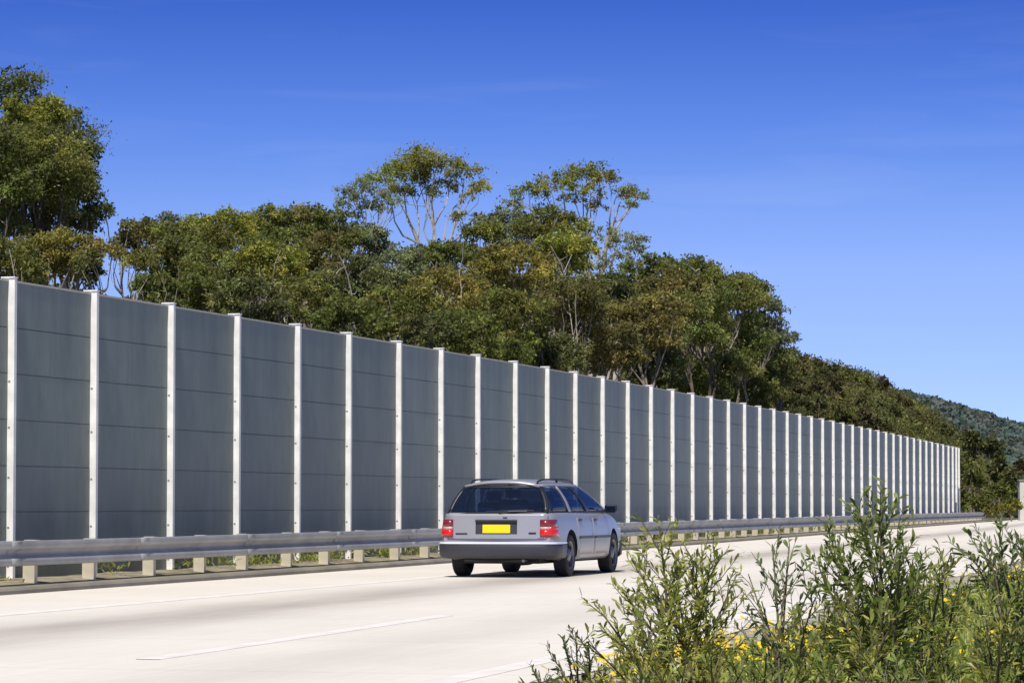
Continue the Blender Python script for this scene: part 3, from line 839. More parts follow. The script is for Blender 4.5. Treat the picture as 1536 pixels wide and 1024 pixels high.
for y in ys_:
    zb, zt = tab(y, Zb), tab(y, Zt); half = [(tab(y, Wt)*f, zb + (zt-zb)*t) for t, f in prof_]
    cr_ = .035 if y > 3.7 else .0
    half = [(0, zb), (half[0][0]*.6, zb)] + half + [(half[-1][0]*.7, zt + cr_*.6), (0, zt + cr_)]
    def yy(z): return y + (.05*(z-.4) if y < .3 else 0)*(1 - y/.3 if y < .3 else 0)
    ring_ = [(x, yy(z), z) for x, z in half] + [(-x, yy(z), z) for x, z in half[::-1][1:-1]]
    rows.append(ring_ + [ring_[0]])
mb = MB(); mb.grid(rows)
mb.add(rows[0][:-1], [tuple(range(len(rows[0])-1))]); mb.add(rows[-1][:-1], [tuple(range(len(rows[0])-1))[::-1]])
body = mb.build('body', [M['paint'], M['under']], car, smooth=38, merge=True)
RY, FY, WZ, WR = .98, 3.82, .315, .315
cut = MB()
for ax_ in (RY, FY):
    for s in (-1, 1):
        prf = [(s*.56 - s*.0, 0.0001), (s*.56, .372), (s*1.1, .372), (s*1.1, .0001)]
        cut.lathe_x(prf, 0, ax_, WZ + .01, 40)
cobj = cut.build('cutter', [M['under']], None, merge=True)
bo = body.modifiers.new('arches', 'BOOLEAN'); bo.operation = 'DIFFERENCE'; bo.object = cobj; bo.solver = 'EXACT'
cobj.location = body.matrix_world.translation
bpy.context.view_layer.update()
cobj.matrix_world = car.matrix_world.copy(); bpy.context.view_layer.update()
dg = bpy.context.evaluated_depsgraph_get(); me2 = bpy.data.meshes.new_from_object(body.evaluated_get(dg))
body.modifiers.clear(); body.data = me2
bpy.data.objects.remove(cobj, do_unlink=True)

# greenhouse surface
def gh(s, v, sgn):
    """s 0 rear .. 1 front, v 0 belt .. 1 cant rail"""
    yb = lerp(.06, 3.78, s); yt = lerp(.36, 2.78, s)
    xb = tab(yb, Wt)*.905; xt = .60 - .03*abs(2*s-1)**3
    if s > .9: xt -= .02*(s-.9)/.1
    x = lerp(xb, xt, v) + .035*math.sin(PI*v); y = lerp(yb, yt, v); z = lerp(.943 if s < .9 else .935, 1.375, v) - (.03*((s-.75)/.25)**2 if s > .75 else 0)*v - .02*max(0, .15-s)/.15*v
    return (sgn*x, y, z)
def patch(f, s0, s1, v0, v1, ns=6, nv=5, out=0.0, slant=0.0):
    rows = []
    for i in range(nv+1):
        v = lerp(v0, v1, i/nv); rows.append([f(lerp(s0 + slant*v, s1 + slant*v, j/ns), v) for j in range(ns+1)])
    return rows
def solid(o, th, off_=-1):
    sl = o.modifiers.new('thickness', 'SOLIDIFY'); sl.thickness = th; sl.offset = off_; return o
def mkpatch(name, mat, rows, parent, th=.008, offs=-1, flip=False, sm=60):
    mb = MB(); mb.grid(rows, flip=flip); o = mb.build(name, mat, parent, smooth=sm, recalc=False)
    return solid(o, th, offs)
def rear(a, v):
    """a -1..1 across, v 0..1 up"""
    L_, R_ = gh(0, v, -1), gh(0, v, 1); x = lerp(L_[0], R_[0], (a+1)/2); return (x, L_[1] - .045*(1-a*a) , L_[2])
def front(a, v):
    L_, R_ = gh(1, v, -1), gh(1, v, 1); x = lerp(L_[0], R_[0], (a+1)/2); return (x, L_[1] + .13*(1-a*a), L_[2])
roof_rows = []
for i in range(9):
    s = i/8; row = []
    for j in range(13):
        a = -1 + j/6.0; L_ = gh(s, .985, -1); R_ = gh(s, .985, 1)
        x = lerp(L_[0], R_[0], (a+1)/2); y = L_[1] + (-.045*(1-a*a) if i == 0 else (.10*(1-a*a)*max(0, s-.8)/.2)) - (.035 if i == 0 else 0)
        z = L_[2] + (.060 + .02*math.sin(PI*s))*(1-abs(a)**2.6) + (0 if i else -.004)
        row.append((x, y, z))
    roof_rows.append(row)
roof = mkpatch('roof', M['paint'], roof_rows, car, th=.03, offs=-1)
mb = MB(); lip = [[(x, y-.002, z-.001) for x, y, z in roof_rows[0]], [(x*.995, y+.004, z-.034) for x, y, z in roof_rows[0]]]
mb.grid(lip); solid(mb.build('spoiler_lip', M['paint'], roof, smooth=60, recalc=False), .006, 0)
for s in (-1, 1):      # roof rails with three feet each
    mb = MB(); pts = []
    for k in range(9):
        q = .06 + .86*k/8; p = gh(q, .985, s); pts.append((p[0]*.86, p[1], p[2] + .055 + .02*math.sin(PI*k/8)**.5))
    pts = [(pts[0][0], pts[0][1]-.10, pts[0][2]-.05)] + pts + [(pts[-1][0], pts[-1][1]+.10, pts[-1][2]-.055)]
    mb.tube(pts, .014, 6); 
    rr_ = mb.build('roof_rail', M['black'], car, smooth=50)
    for k in (0, 5, 10):
        mb = MB(); mb.tube([(pts[k][0], pts[k][1], pts[k][2]-.055), (pts[k][0], pts[k][1], pts[k][2])], .018, 6); mb.build('foot', M['black'], rr_)
for s in (-1, 1):
    f = lambda a, v, s=s: gh(a, v, s)
    fl = (s > 0)
    mkpatch('cant_rail', M['paint'], patch(f, 0.0, 1.0, .93, 1.0, 20, 1), car, flip=not fl)
    mkpatch('waist_strip', M['black'], patch(f, 0.0, 1.0, -.02, .045, 20, 1), car, flip=not fl)
    mkpatch('rear_pillar', M['black'], patch(f, 0.0, .028, .03, .95, 2, 5), car, flip=not fl)
    mkpatch('middle_pillar', M['chrome'] if 0 else M['paint'], patch(f, .292, .335, .03, .95, 2, 5), car, flip=not fl)
    mkpatch('door_pillar', M['black'], patch(f, .60, .632, .03, .95, 2, 5), car, flip=not fl)
    mkpatch('windscreen_pillar', M['paint'], patch(f, .965, 1.0, .0, .95, 2, 5), car, flip=not fl)
    fi = lambda a, v, s=s: (lambda p: (p[0] - s*.006, p[1], p[2]))(gh(a, v, s))
    mkpatch('cargo_window', M['glass'], patch(fi, .024, .296, .03, .945, 6, 5), car, th=.004, flip=not fl)
    mkpatch('rear_door_window', M['glass'], patch(fi, .331, .604, .03, .945, 6, 5), car, th=.004, flip=not fl)
    mkpatch('front_door_window', M['glass'], patch(fi, .628, .969, .03, .945, 6, 5), car, th=.004, flip=not fl)
rw = mkpatch('rear_window', M['glass'], patch(rear, -.985, .985, .01, .94, 14, 6), car, th=.004, flip=False)
mkpatch('window_frame', M['black'], patch(lambda a, v: (lambda p: (p[0], p[1]-.006, p[2]))(rear(a, v)), -1, 1, -.03, .035, 14, 1), rw, th=.006)
mkpatch('window_frame', M['black'], patch(lambda a, v: (lambda p: (p[0], p[1]-.006, p[2]))(rear(a, v)), -1, 1, .91, .97, 14, 1), rw, th=.006)
for s in (-1, 1):
    mkpatch('window_frame', M['black'], patch(lambda a, v: (lambda p: (p[0], p[1]-.006, p[2]))(rear(a, v)), *((-1, -.93) if s < 0 else (.93, 1)), .03, .92, 2, 5), rw, th=.006)
mkpatch('windscreen', M['glass'], patch(front, -.98, .98, .01, .95, 14, 6), car, th=.004, flip=True)
# rear wiper
mb = MB(); p0 = rear(.05, .0); p1 = rear(.6, .06); p2 = rear(-.35, .075)
mb.tube([(p0[0], p0[1]-.03, p0[2]+.0), (.18, p0[1]-.03, .965), (p1[0], p1[1]-.022, p1[2])], .009, 5); mb.tube([(p2[0]+.1, p2[1]-.02, p2[2]-.01), (.2, p1[1]-.036, .972), (p1[0]+.1, p1[1]-.012, p1[2]+.01)], .006, 5)
mb.build('rear_wiper', M['black'], car)
# cabin: tub, seats, head rests, parcel cover
cab = MB(); cab.box(-.72, .72, .25, 3.5, .951, .956); cb_ = cab.build('cabin_floor', M['under'], car)
def seat(x, y, w_, z0=.955, z1=1.14):
    mb = MB(); mb.box(x-w_/2, x+w_/2, y-.06, y+.06, z0, z1); o = mb.build('seat', M['cloth'], car, bevel=.03)
    mb = MB(); mb.box(x-.11, x+.11, y-.04, y+.04, z1+.03, z1+.16); mb.build('head_rest', M['cloth'], o, bevel=.025)
for x in (-.38, .38): seat(x, 2.45, .46)
for x in (-.42, .42): seat(x, 1.42, .5, z1=1.10)
mb = MB(); mb.box(-.10, .34, .52, .92, .957, 1.06); mb.build('parcel', M['plastic'], car, bevel=.02)
mb = MB(); mb.box(-.42, -.16, .5, .8, .957, 1.035); mb.build('bag', simple('bag_blue', (.05, .06, .22), .8), car, bevel=.03)

# tailgate: slightly proud skin, with plate recess
def tail(x, z, o=0.0): return (x, .0 + .05*(z-.4)*1.0 - .012 - .02*(1-(x/.8)**2) - o, z)
mb = MB()
ro = []
for z in (.565, .575, .70, .80, .90, .93):
    w_ = .755 if z < .86 else .78
    ro.append([tail(lerp(-w_, w_, j/14), z) for j in range(15)])
mb.grid(ro); tg = solid(mb.build('tailgate', M['paint'], car, smooth=50, recalc=False), .02, -1)
def tbox(name, mat, x0, x1, z0, z1, o0, o1, parent, bev=None):
    mb = MB(); vs = [tail(x0, z0, o0), tail(x1, z0, o0), tail(x1, z1, o0), tail(x0, z1, o0), tail(x0, z0, o1), tail(x1, z0, o1), tail(x1, z1, o1), tail(x0, z1, o1)]
    mb.add(vs, [(0, 1, 2, 3), (7, 6, 5, 4), (0, 4, 5, 1), (1, 5, 6, 2), (2, 6, 7, 3), (3, 7, 4, 0)]); return mb.build(name, mat, parent, bevel=bev)
tbox('plate_recess', M['bumper'], -.315, .315, .635, .80, -.004, .008, tg, .006)
tbox('handle_bar', M['black'], -.315, .315, .80, .845, -.004, .032, tg, .008)
pl = tbox('number_plate', M['plate'], -.205, .215, .648, .772, .009, .018, car, .003)
tbox('badge', M['black'], -.62, -.44, .628, .648, .002, .006, tg)
tbox('badge', M['black'], .49, .60, .634, .660, .002, .006, tg)
tbox('emblem', M['black'], .10, .165, .865, .882, .002, .007, tg)
tbox('lower_trim', M['chrome'], -.755, .755, .6, .612, .001, .006, tg)
tbox('lower_seam', M['black'], -.74, .72, .566, .574, .001, .004, tg)
# tail lights wrap round the corner
for s in (-1, 1):
    mb = MB()
    def corner(z, k):
        pts = [tail(s*.66, z, .010), tail(s*.74, z, .010), (s*(side_x(.02, z)+.005), .0 + .05*(z-.4), z), (s*(side_x(.06, z)+.010), .055, z), (s*(side_x(.16, z)+.007), .155, z), (s*(side_x(.26, z)+.006), .25, z)]
        return pts[k]
    def lens(name, mat, z0, z1, k0, k1, parent):
        mb = MB(); mb.grid([[corner(z0, k) for k in range(k0, k1+1)], [corner((z0+z1)/2, k) for k in range(k0, k1+1)], [corner(z1, k) for k in range(k0, k1+1)]], flip=(s < 0))
        return solid(mb.build(name, mat, parent, smooth=50, recalc=False), .012, -1)
    tl = lens('tail_light', M['black'], .595, .845, 0, 5, car)
    tl.scale = (1, 1, 1)
    def lens2(name, mat, z0, z1, k0, k1):
        o = lens(name, mat, z0, z1, k0, k1, tl); o.location = (s*.004, -.004, 0); return o
    lens2('red_lens', M['lens_red'], .60, .700, 0, 5); lens2('dark_lens', M['lens_dark'], .745, .838, 0, 5); lens2('clear_lens', M['lens_white'], .703, .742, 0, 2); lens2('side_lens', M['lens_red'], .703, .742, 2, 5)
# rear bumper wraps from arch to arch
path_ = [(.915, .60), (.918, .30), (.905, .12), (.86, .02), (.74, -.055), (.45, -.10), (0, -.115)]
path_ = path_ + [(-x, y) for x, y in path_[::-1][1:]]
bprof = [(-.05, .27), (-.02, .285), (.0, .33), (.004, .42), (.0, .475), (-.012, .498), (-.10, .505)]
def sweep(path, prof_, name, mat, parent, sm=50):
    rows = []
    for i, (x, y) in enumerate(path):
        a = path[max(0, i-1)]; c = path[min(len(path)-1, i+1)]; tx, ty = c[0]-a[0], c[1]-a[1]; l = math.hypot(tx, ty); nx_, ny_ = -ty/l, tx/l
        if nx_*x + ny_*(y-1.5) < 0: nx_, ny_ = -nx_, -ny_
        rows.append([(x + nx_*o_, y + ny_*o_, z) for o_, z in prof_])
    mb = MB(); mb.grid(rows); o = mb.build(name, mat, parent, smooth=sm); return o
bump_ = sweep(path_, bprof, 'rear_bumper', M['bumper'], car); solid(bump_, .01, -1)
sweep(path_, [(-.10, .508), (-.010, .512), (.004, .518), (.006, .490), (-.002, .488)], 'bumper_sunlit_top', M['sunlit_white'], bump_)  # near-white strip paints in the sunlit top of the bumper
# front bumper, lights
fp_ = [(.865, 4.32), (.855, 4.5), (.80, 4.70), (.66, 4.83), (.3, 4.91), (0, 4.93)]; fp_ = fp_ + [(-x, y) for x, y in fp_[::-1][1:]]
fb = sweep([(x, y) for x, y in fp_], [(-.05, .24), (0, .28), (.004, .42), (-.01, .50), (-.10, .51)], 'front_bumper', M['bumper'], car); solid(fb, .01, -1)
for s in (-1, 1):
    mb = MB(); mb.box(min(s*.42, s*.76), max(s*.42, s*.76), 4.70, 4.84, .58, .70); mb.build('headlight', M['lens_head'], car, bevel=.02)
# side panels: doors as skins with shut lines, sill and rub strip
def skin(name, y0, y1, z0, z1, s, o_, mat, parent, slope_=0.0, n=8):
    rows = []
    for i in range(9):
        z = lerp(z0, z1, i/8); rows.append([(s*(side_x(lerp(y0, y1, j/n), z) + o_), lerp(y0, y1, j/n), z) for j in range(n+1)])
    mb = MB(); mb.grid(rows, flip=(s < 0)); return solid(mb.build(name, mat, parent, smooth=50, recalc=False), .012, -1)
for s in (-1, 1):
    for (nm_, y0, y1) in (('rear_door', 1.40, 2.36), ('front_door', 2.372, 3.42)):
        d = skin(nm_, y0, y1, .33, .93, s, .005, M['paint'], car)
        mb = MB(); hx = side_x(y0 + .14, .84) + .018; mb.box(-.011, .011, -.085, .085, -.016, .016); h = mb.build('handle', M['black'], d, bevel=.006); h.location = (s*hx, y0 + .17, .835)
        skin('rub_strip', y0+.01, y1-.01, .555, .595, s, .016, M['bumper'], d)
    skin('sill', 1.36, 3.46, .24, .322, s, .004, M['paint'], car)
    skin('wing_strip', 3.43, 3.50, .555, .595, s, .014, M['bumper'], car)
    # mirror
    mb = MB(); mx_ = .905; 
    mb.box(-.10, .10, -.05, .06, -.065, .065); mr_ = mb.build('door_mirror', M['black'], car, bevel=.035); mr_.location = (s*.98, 3.20, 1.0)
    mb = MB(); mb.tube([(s*.80, 3.24, .955), (s*.93, 3.22, .985)], .022, 6); 
    st_ = mb.build('mirror_arm', M['black'], mr_); st_.location = (-s*.98, -3.20, -1.0)
    mb = MB(); mb.box(-.08, .08, -.058, -.052, -.05, .05); mb.build('mirror_glass', M['glass'], mr_)
# wheels
for (ax_, s) in ((RY, -1), (RY, 1), (FY, -1), (FY, 1)):
    wh = empty('wheel', (s*.78, ax_, WZ), 0, car)
    mb = MB(); tp = [(-.095, .20), (-.105, .25), (-.10, .295), (-.085, .312), (0, .3165), (.085, .312), (.10, .295), (.105, .25), (.095, .20)]
    mb.lathe_x(tp, 0, 0, 0, 40, close=True); mb.build('tyre', M['rubber'], wh, smooth=40)
    mb = MB(); mb.lathe_x([(s*.075, .215), (s*.098, .205), (s*.090, .185), (s*.060, .17), (s*.070, .10), (s*.092, .055), (s*.095, .0005)], 0, 0, 0, 32)
    rim = mb.build('rim', M['rim'], wh, smooth=40)
    for k in range(7):
        a = 2*PI*k/7; mb = MB(); mb.box(-.006, .006, -.022, .022, .075, .175); o = mb.build('vent_slot', M['under'], rim); o.location = (s*.070, 0, 0); o.rotation_euler = (a, 0, 0)
# underside
mb = MB(); mb.tube([(.30, .28, .27), (.30, .75, .27)], .10, 12); mb.build('muffler', M['under'], car, smooth=50)
mb = MB(); mb.tube([(.42, -.06, .245), (.42, .3, .25)], .024, 10); mb.build('exhaust_pipe', M['rim'], car, smooth=50)
mb = MB(); mb.tube([(-.75, RY, WZ), (-.16, RY, WZ-.0), (0, RY, WZ), (.16, RY, WZ), (.75, RY, WZ)], [.04, .05, .13, .05, .04], 10); mb.build('rear_axle', M['under'], car, smooth=50)
mb = MB(); mb.box(-.62, .62, .1, 4.6, .20, .262); mb.build('underbody', M['under'], car)
mb = MB(); mb.box(-.48, .48, -.06, .0, .225, .285); mb.build('tow_bar', M['under'], car, bevel=.02)

# ------------------------------------------------- grass, flowers, saplings
def strip_leaves(P, D, Lg, W, cols, name, mat, parent, droop=.35):
    """curved lance-shaped leaves, three faces each"""
    N = len(P); up = np.array((0, 0, 1.0))
    R = np.cross(D, up + rng.normal(size=(N, 3))*.45); R /= np.linalg.norm(R, axis=1)[:, None] + 1e-9
    Nn = np.cross(R, D)
    ts = (0.0, .35, .7, 1.0); ws = (.12, 1.0, .75, .04); V = np.empty((N, 8, 3))
    for k, (t, w_) in enumerate(zip(ts, ws)):
        c = P + D*(Lg*t)[:, None] - up*(droop*Lg*t*t)[:, None]*rng.uniform(.4, 1.2, N)[:, None] + Nn*0
        V[:, 2*k] = c - R*(W*w_*.5)[:, None]; V[:, 2*k+1] = c + R*(W*w_*.5)[:, None]
    b_ = (np.arange(N)*8)[:, None, None]
    Fq = (np.array([[0, 1, 3, 2], [2, 3, 5, 4], [4, 5, 7, 6]])[None] + b_).reshape(-1, 4)
    return mesh_np(name, V.reshape(-1, 3), Fq, mat, tint=np.repeat(cols, 3, axis=0), parent=parent, smooth=True)

def ground_at(x, y):
    i = int(np.argmin((CX-x)**2 + (CY-y)**2)); t = CT[i]
    r = (x-CX[i])*math.cos(t) - (y-CY[i])*math.sin(t); return gz(float(CN[i]), r)

shc = [0]
def shrub(label, base_px, d, tips, leaf=.055, wide=.22, col=(.19, .19, .05), twigs=20, per=13, name='sapling', cat='shrub', group='leafy saplings on the near verge'):
    shc[0] += 1; rg = np.random.default_rng(300 + shc[0])
    x0 = (base_px-768)/F5*d; z0 = ground_at(x0, d)
    root = empty(name, (x0, d, z0)); tag(root, label, cat, group)
    O = np.array((x0, d, z0)); mb = MB(); Ps = []; Ds = []; Ls = []; Cs = []
    col = np.array(col)
    for (px, py) in tips:
        tip = WP(px, py, d) - O; tip[1] += rg.uniform(-.3, .3)
        tip[2] = max(tip[2], .12)
        H = np.linalg.norm(tip); st = np.array((rg.uniform(-.04, .04), rg.uniform(-.04, .04), -.03))
        k = 10; ts = np.linspace(0, 1, k); bend = np.array((-tip[0]*.25 + rg.normal()*.03, -tip[1]*.25, .05*H))
        path = [st + (tip-st)*t + bend*math.sin(PI*t) for t in ts]
        mb.tube([tuple(p) for p in path], [.0085*H**.5*(1-.8*t)+.0012 for t in ts], 6, cap=False)
        for j in range(int(twigs*min(1.6, max(.5, H)))):
            t = .12 + .88*(j+rg.uniform(0, .8))/(twigs*min(1.6, max(.5, H)))
            t = min(t, 1.0); q = t*(k-1); i = min(k-2, int(q)); a = path[i] + (path[i+1]-path[i])*(q-i)
            axis = path[i+1]-path[i]; axis /= np.linalg.norm(axis)
            an = j*2.4 + rg.uniform(-.4, .4); side = np.array((math.cos(an), math.sin(an), 0))
            td = axis*rg.uniform(.5, 1.0) + side*(1.05-.65*t); td /= np.linalg.norm(td)
            tl = (.06 + .24*(1-t)**.6)*rg.uniform(.6, 1.3)*min(1.2, H+.25)
            b_ = a + td*tl + np.array((0, 0, .02))
            if tl > .06: mb.tube([tuple(a), tuple((a+b_)/2 + rg.normal(size=3)*.006), tuple(b_)], [.0028, .002, .0012], 4, cap=False)
            nL = max(3, int(per*(tl/.14)+2))
            for m_ in range(nL):
                u = (m_+.6)/nL; p = a + (b_-a)*u
                w = rg.normal(size=3); w -= td*np.dot(w, td); w /= np.linalg.norm(w)
                ld = td*rg.uniform(.45, 1.1) + w*rg.uniform(.5, 1.0) + np.array((0, 0, .35)); ld /= np.linalg.norm(ld)
                Ps.append(p); Ds.append(ld); Ls.append(leaf*rg.uniform(.55, 1.25))
                young = max(0, t-.75)*2.2 + (u > .8)*.2
                c = col*rg.uniform(.4, 1.6)*np.array((rg.uniform(.85,1.15), 1, 1)) ; c = c*(1-young*.5) + np.array((.17, .2, .06))*young*.5
                Cs.append(c)
    mb.build('stem', M['stem'], root, smooth=60)
    P = np.array(Ps); L = np.array(Ls)
    strip_leaves(P, np.array(Ds), L, L*wide*rng.uniform(.8, 1.25, len(L)), np.array(Cs), 'foliage', M['leaf_near'], root)
    return root
S = shrub
S('broad many stemmed sapling right of the car, the widest of the verge', 1030, 14.5, [(988, 790), (952, 838), (1042, 838), (1078, 830), (932, 885), (1008, 850), (1062, 880), (975, 880), (1110, 862)], twigs=20)
S('arching sapling leaning left over the road below the car', 990, 13.6, [(892, 905), (912, 930), (878, 958), (948, 915), (985, 935), (930, 965)], twigs=18)
S('small dark sapling standing alone at the left end of the verge plants', 866, 14.2, [(862, 945), (846, 966), (880, 958), (838, 992), (890, 985)], leaf=.042, twigs=16, col=(.05, .065, .025))
S('tiny sprig at the verge edge, lowest and leftmost of all', 815, 15, [(808, 1004), (820, 1010)], leaf=.04, twigs=10, col=(.09, .09, .03))
S('thin airy sapling with bare forked tips against the pale road', 1165, 15, [(1161, 816), (1190, 822), (1128, 862), (1216, 872), (1180, 862), (1140, 900)], twigs=13, per=6, col=(.10, .125, .05))
S('short sapling in the gap left of the tallest sapling', 1222, 14.4, [(1214, 892), (1240, 905), (1198, 925), (1262, 935)], twigs=14, leaf=.055)
S('tallest sapling, dark stemmed, its top overlapping the guardrail and barrier', 1318, 14.0, [(1326, 742), (1292, 768), (1352, 792), (1242, 812), (1264, 822), (1376, 838), (1304, 802), (1338, 832), (1232, 852), (1362, 872), (1285, 850)], leaf=.058, twigs=19, col=(.10, .12, .032))
S('dense leafy skirt at the foot of the tallest sapling', 1300, 13.6, [(1262, 915), (1290, 930), (1345, 912), (1320, 940)], leaf=.058, twigs=15)
S('upright sapling with thin twiggy tips right of the tallest one', 1418, 14.6, [(1418, 828), (1404, 850), (1432, 862)], twigs=13, leaf=.058)
S('light green grassy leaved clump between two saplings', 1378, 15.2, [(1360, 862), (1374, 854), (1388, 852), (1398, 868)], leaf=.08, wide=.12, twigs=15, col=(.12, .15, .045))
S('tall pale tipped sapling at the right edge of the photo', 1522, 13.8, [(1530, 796), (1504, 802), (1478, 812), (1462, 826), (1548, 785), (1500, 842)], leaf=.058, twigs=13, col=(.10, .12, .04))
S('short leafy sapling in front of the right edge sapling', 1492, 13.2, [(1478, 925), (1500, 910), (1522, 930), (1468, 950)], leaf=.06, twigs=20)
low = [(905, 985, 'low leafy tuft beneath the arching sapling'), (960, 975, 'low bush left of the broad sapling base'), (1015, 955, 'low bush under the broad sapling'),
       (1075, 950, 'low bush right of the broad sapling base'), (1130, 948, 'low bush under the thin airy sapling'), (1188, 960, 'low bush right of the airy sapling'),
       (1250, 965, 'low bush left of the tallest sapling base'), (1330, 955, 'low bush before the tallest sapling stem'), (1405, 965, 'low bush below the grassy leaved clump'),
       (1500, 975, 'low bush in the bottom right corner')]
for px, py, lab in low:
    py += 12 if px < 1340 else 30
    S(lab, px, 13.0, [(px-38, py+38), (px-14, py+18), (px+12, py+14), (px+36, py+34), (px+3, py+44)], leaf=.052, twigs=11, name='low_bush', cat='bush', group='low bushes along the bottom of the verge', col=(.15, .155, .035) if px % 2 else (.125, .15, .032))

def ground_cover():
    rg = np.random.default_rng(21); Ps = []; Ds = []; Ls = []; Cs = []
    Nn = 80000
    nn = np.where(rg.uniform(size=Nn) < .8, rg.uniform(-13.5, 2, Nn), rg.uniform(2, 40, Nn)); 
    for n in nn:
        rv = r_verge(n); lo = .75
        r = rv + lo + abs(rg.normal())*2.6
        if n > 2: r = rv + lo + rg.uniform(0, 9)
        if nz(n*3.1, r*1.3, 1.7) < -.55 and r < rv + 2: continue
        x, y, t = at(n, r)
        edge = min(1, (r-rv-lo)/1.5)
        h = (.07 + .20*edge)*rg.uniform(.5, 1.4)*(1.3 if n > 2 else 1)
        Ps.append((x, y, gz(n, r)-.01)); d = np.array((rg.normal()*.35, rg.normal()*.35, 1)); Ds.append(d/np.linalg.norm(d)); Ls.append(h)
        c = np.array((.20, .21, .035))*rg.uniform(.6, 1.5); 
        if rg.uniform() < .22: c = np.array((.30, .25, .12))*rg.uniform(.6, 1.2)
        Cs.append(c)
    P = np.array(Ps); L = np.array(Ls)
    o = strip_leaves(P, np.array(Ds), L, .006 + L*.055, np.array(Cs), 'grass', M['leaf_near'], None, droop=.25)
    tag(o, 'mixed green and dry grass on the near verge', 'grass', kind='stuff')
    # broad leaved weeds on the verge
    Ps = []; Ds = []; Ls = []; Cs = []
    for i in range(1500):
        n = rg.uniform(-13, 3); rv = r_verge(n); r = rv + .9 + abs(rg.normal())*1.8
        x, y, t = at(n, r); z = gz(n, r); h = rg.uniform(.08, .28); s = rg.uniform(.7, 1.3)
        c0 = np.array((.085, .11, .03))*rg.uniform(.6, 1.4)
        for k in range(16):
            a = rg.uniform(0, 2*PI); e = rg.uniform(.2, 1.1); d = np.array((math.cos(a)*math.cos(e), math.sin(a)*math.cos(e), math.sin(e)))
            Ps.append((x + rg.normal()*.04, y + rg.normal()*.04, z + h*rg.uniform(0, 1))); Ds.append(d); Ls.append(.09*s*rg.uniform(.6, 1.3)); Cs.append(c0*rg.uniform(.7, 1.4))
    L = np.array(Ls)
    o = strip_leaves(np.array(Ps), np.array(Ds), L, L*.28, np.array(Cs), 'weeds', M['leaf_near'], None, droop=.4)
    tag(o, 'broad leaved weeds among the verge grass', 'weeds', kind='stuff')
    # yellow daisies
    patches = [(-6.7, .85, .9, 300), (-5.6, 1.2, 1.3, 220), (-4.4, 1.6, .9, 45), (-1.9, .95, .6, 35), (-2.6, 1.5, .8, 20), (.6, 1.6, 1.2, 90), (1.6, 1.6, 1.4, 80), (2.8, 1.8, 1.4, 60), (-1, 2.4, 1.6, 110), (-6.3, 4.6, .7, 90), (-5.6, 4.4, .8, 70), (-3.5, 3.5, 1.0, 60), (-6.9, 2.6, .8, 50), (-7.2, 3.8, .4, 14), (-8.2, 1.6, .8, 25)]
    V = []; Fq = []
    for (pn, pr_, sp_, cnt) in patches:
        for i in range(cnt):
            n = pn + rg.normal()*sp_*.5; r = r_verge(n) + max(.65, pr_ + rg.normal()*sp_*.45)
            x, y, t = at(n, r); z = gz(n, r) + rg.uniform(.13, .30)
            R = rg.uniform(.018, .033); tilt = np.array((rg.normal()*.3, rg.normal()*.3 - .35, 1)); tilt /= np.linalg.norm(tilt)
            a = np.cross(tilt, (1, 0, 0)); a /= np.linalg.norm(a); b_ = np.cross(tilt, a); c = np.array((x, y, z)); ph = rg.uniform(0, 1)
            for k in range(8):
                an = 2*PI*(k+ph)/8; u = a*math.cos(an) + b_*math.sin(an); v = np.cross(tilt, u)
                s0 = len(V); V += [c, c + u*R*.55 + v*R*.22 + tilt*.003, c + u*R, c + u*R*.55 - v*R*.22 + tilt*.003]; Fq.append((s0, s0+1, s0+2, s0+3))
    o = mesh_np('flowers', V, Fq, M['petal']); tag(o, 'yellow daisy flowers scattered along the verge edge', 'flowers', kind='stuff')
ground_cover()
def weeds_by_wall():
    rg = np.random.default_rng(31); Ps = []; Ds = []; Ls = []; Cs = []
    for i in range(520):
        n = rg.uniform(-2, 44)
        dens = .35 + .65*(nz(n*2.1, 3.0, .8) > -.1)
        if n < 2.6 and rg.uniform() > .25: continue
        if rg.uniform() > dens: continue
        r = rg.uniform(.18, max(.3, r_kerb(n) - .45)); x, y, t = at(n, r); z = zr(n)+.12; hh = rg.uniform(.08, .40)
        c0 = [np.array((.09, .105, .03)), np.array((.12, .13, .035)), np.array((.14, .135, .05))][i % 3]*rg.uniform(.7, 1.4)
        for k in range(34):
            a = rg.uniform(0, 2*PI); e = rg.uniform(.3, 1.4); d = np.array((math.cos(a)*math.cos(e), math.sin(a)*math.cos(e), math.sin(e)))
            Ps.append((x + rg.normal()*.09, y + rg.normal()*.14, z + hh*rg.uniform(0, .8))); Ds.append(d); Ls.append(.13*rg.uniform(.5, 1.3)); Cs.append(c0*rg.uniform(.6, 1.4))
    L = np.array(Ls)
    o = strip_leaves(np.array(Ps), np.array(Ds), L, L*.2, np.array(Cs), 'weeds', M['leaf_near'], None, droop=.4)
    tag(o, 'weeds growing between the guardrail and the barrier', 'weeds', kind='stuff')
weeds_by_wall()


# ------------------------------------------------------------ camera, light
PITCH = math.atan((754.7-512)/F5)
cam_d = bpy.data.cameras.new('camera'); cam = bpy.data.objects.new('camera', cam_d); link(cam)
cam_d.sensor_width = 36; cam_d.sensor_fit = 'HORIZONTAL'; cam_d.lens = 36*F5/1536.0
cam_d.clip_start = .5; cam_d.clip_end = 8000
cam.location = (0, 0, 1.1); cam.rotation_euler = (PI/2 + PITCH, 0, 0)
scene.camera = cam

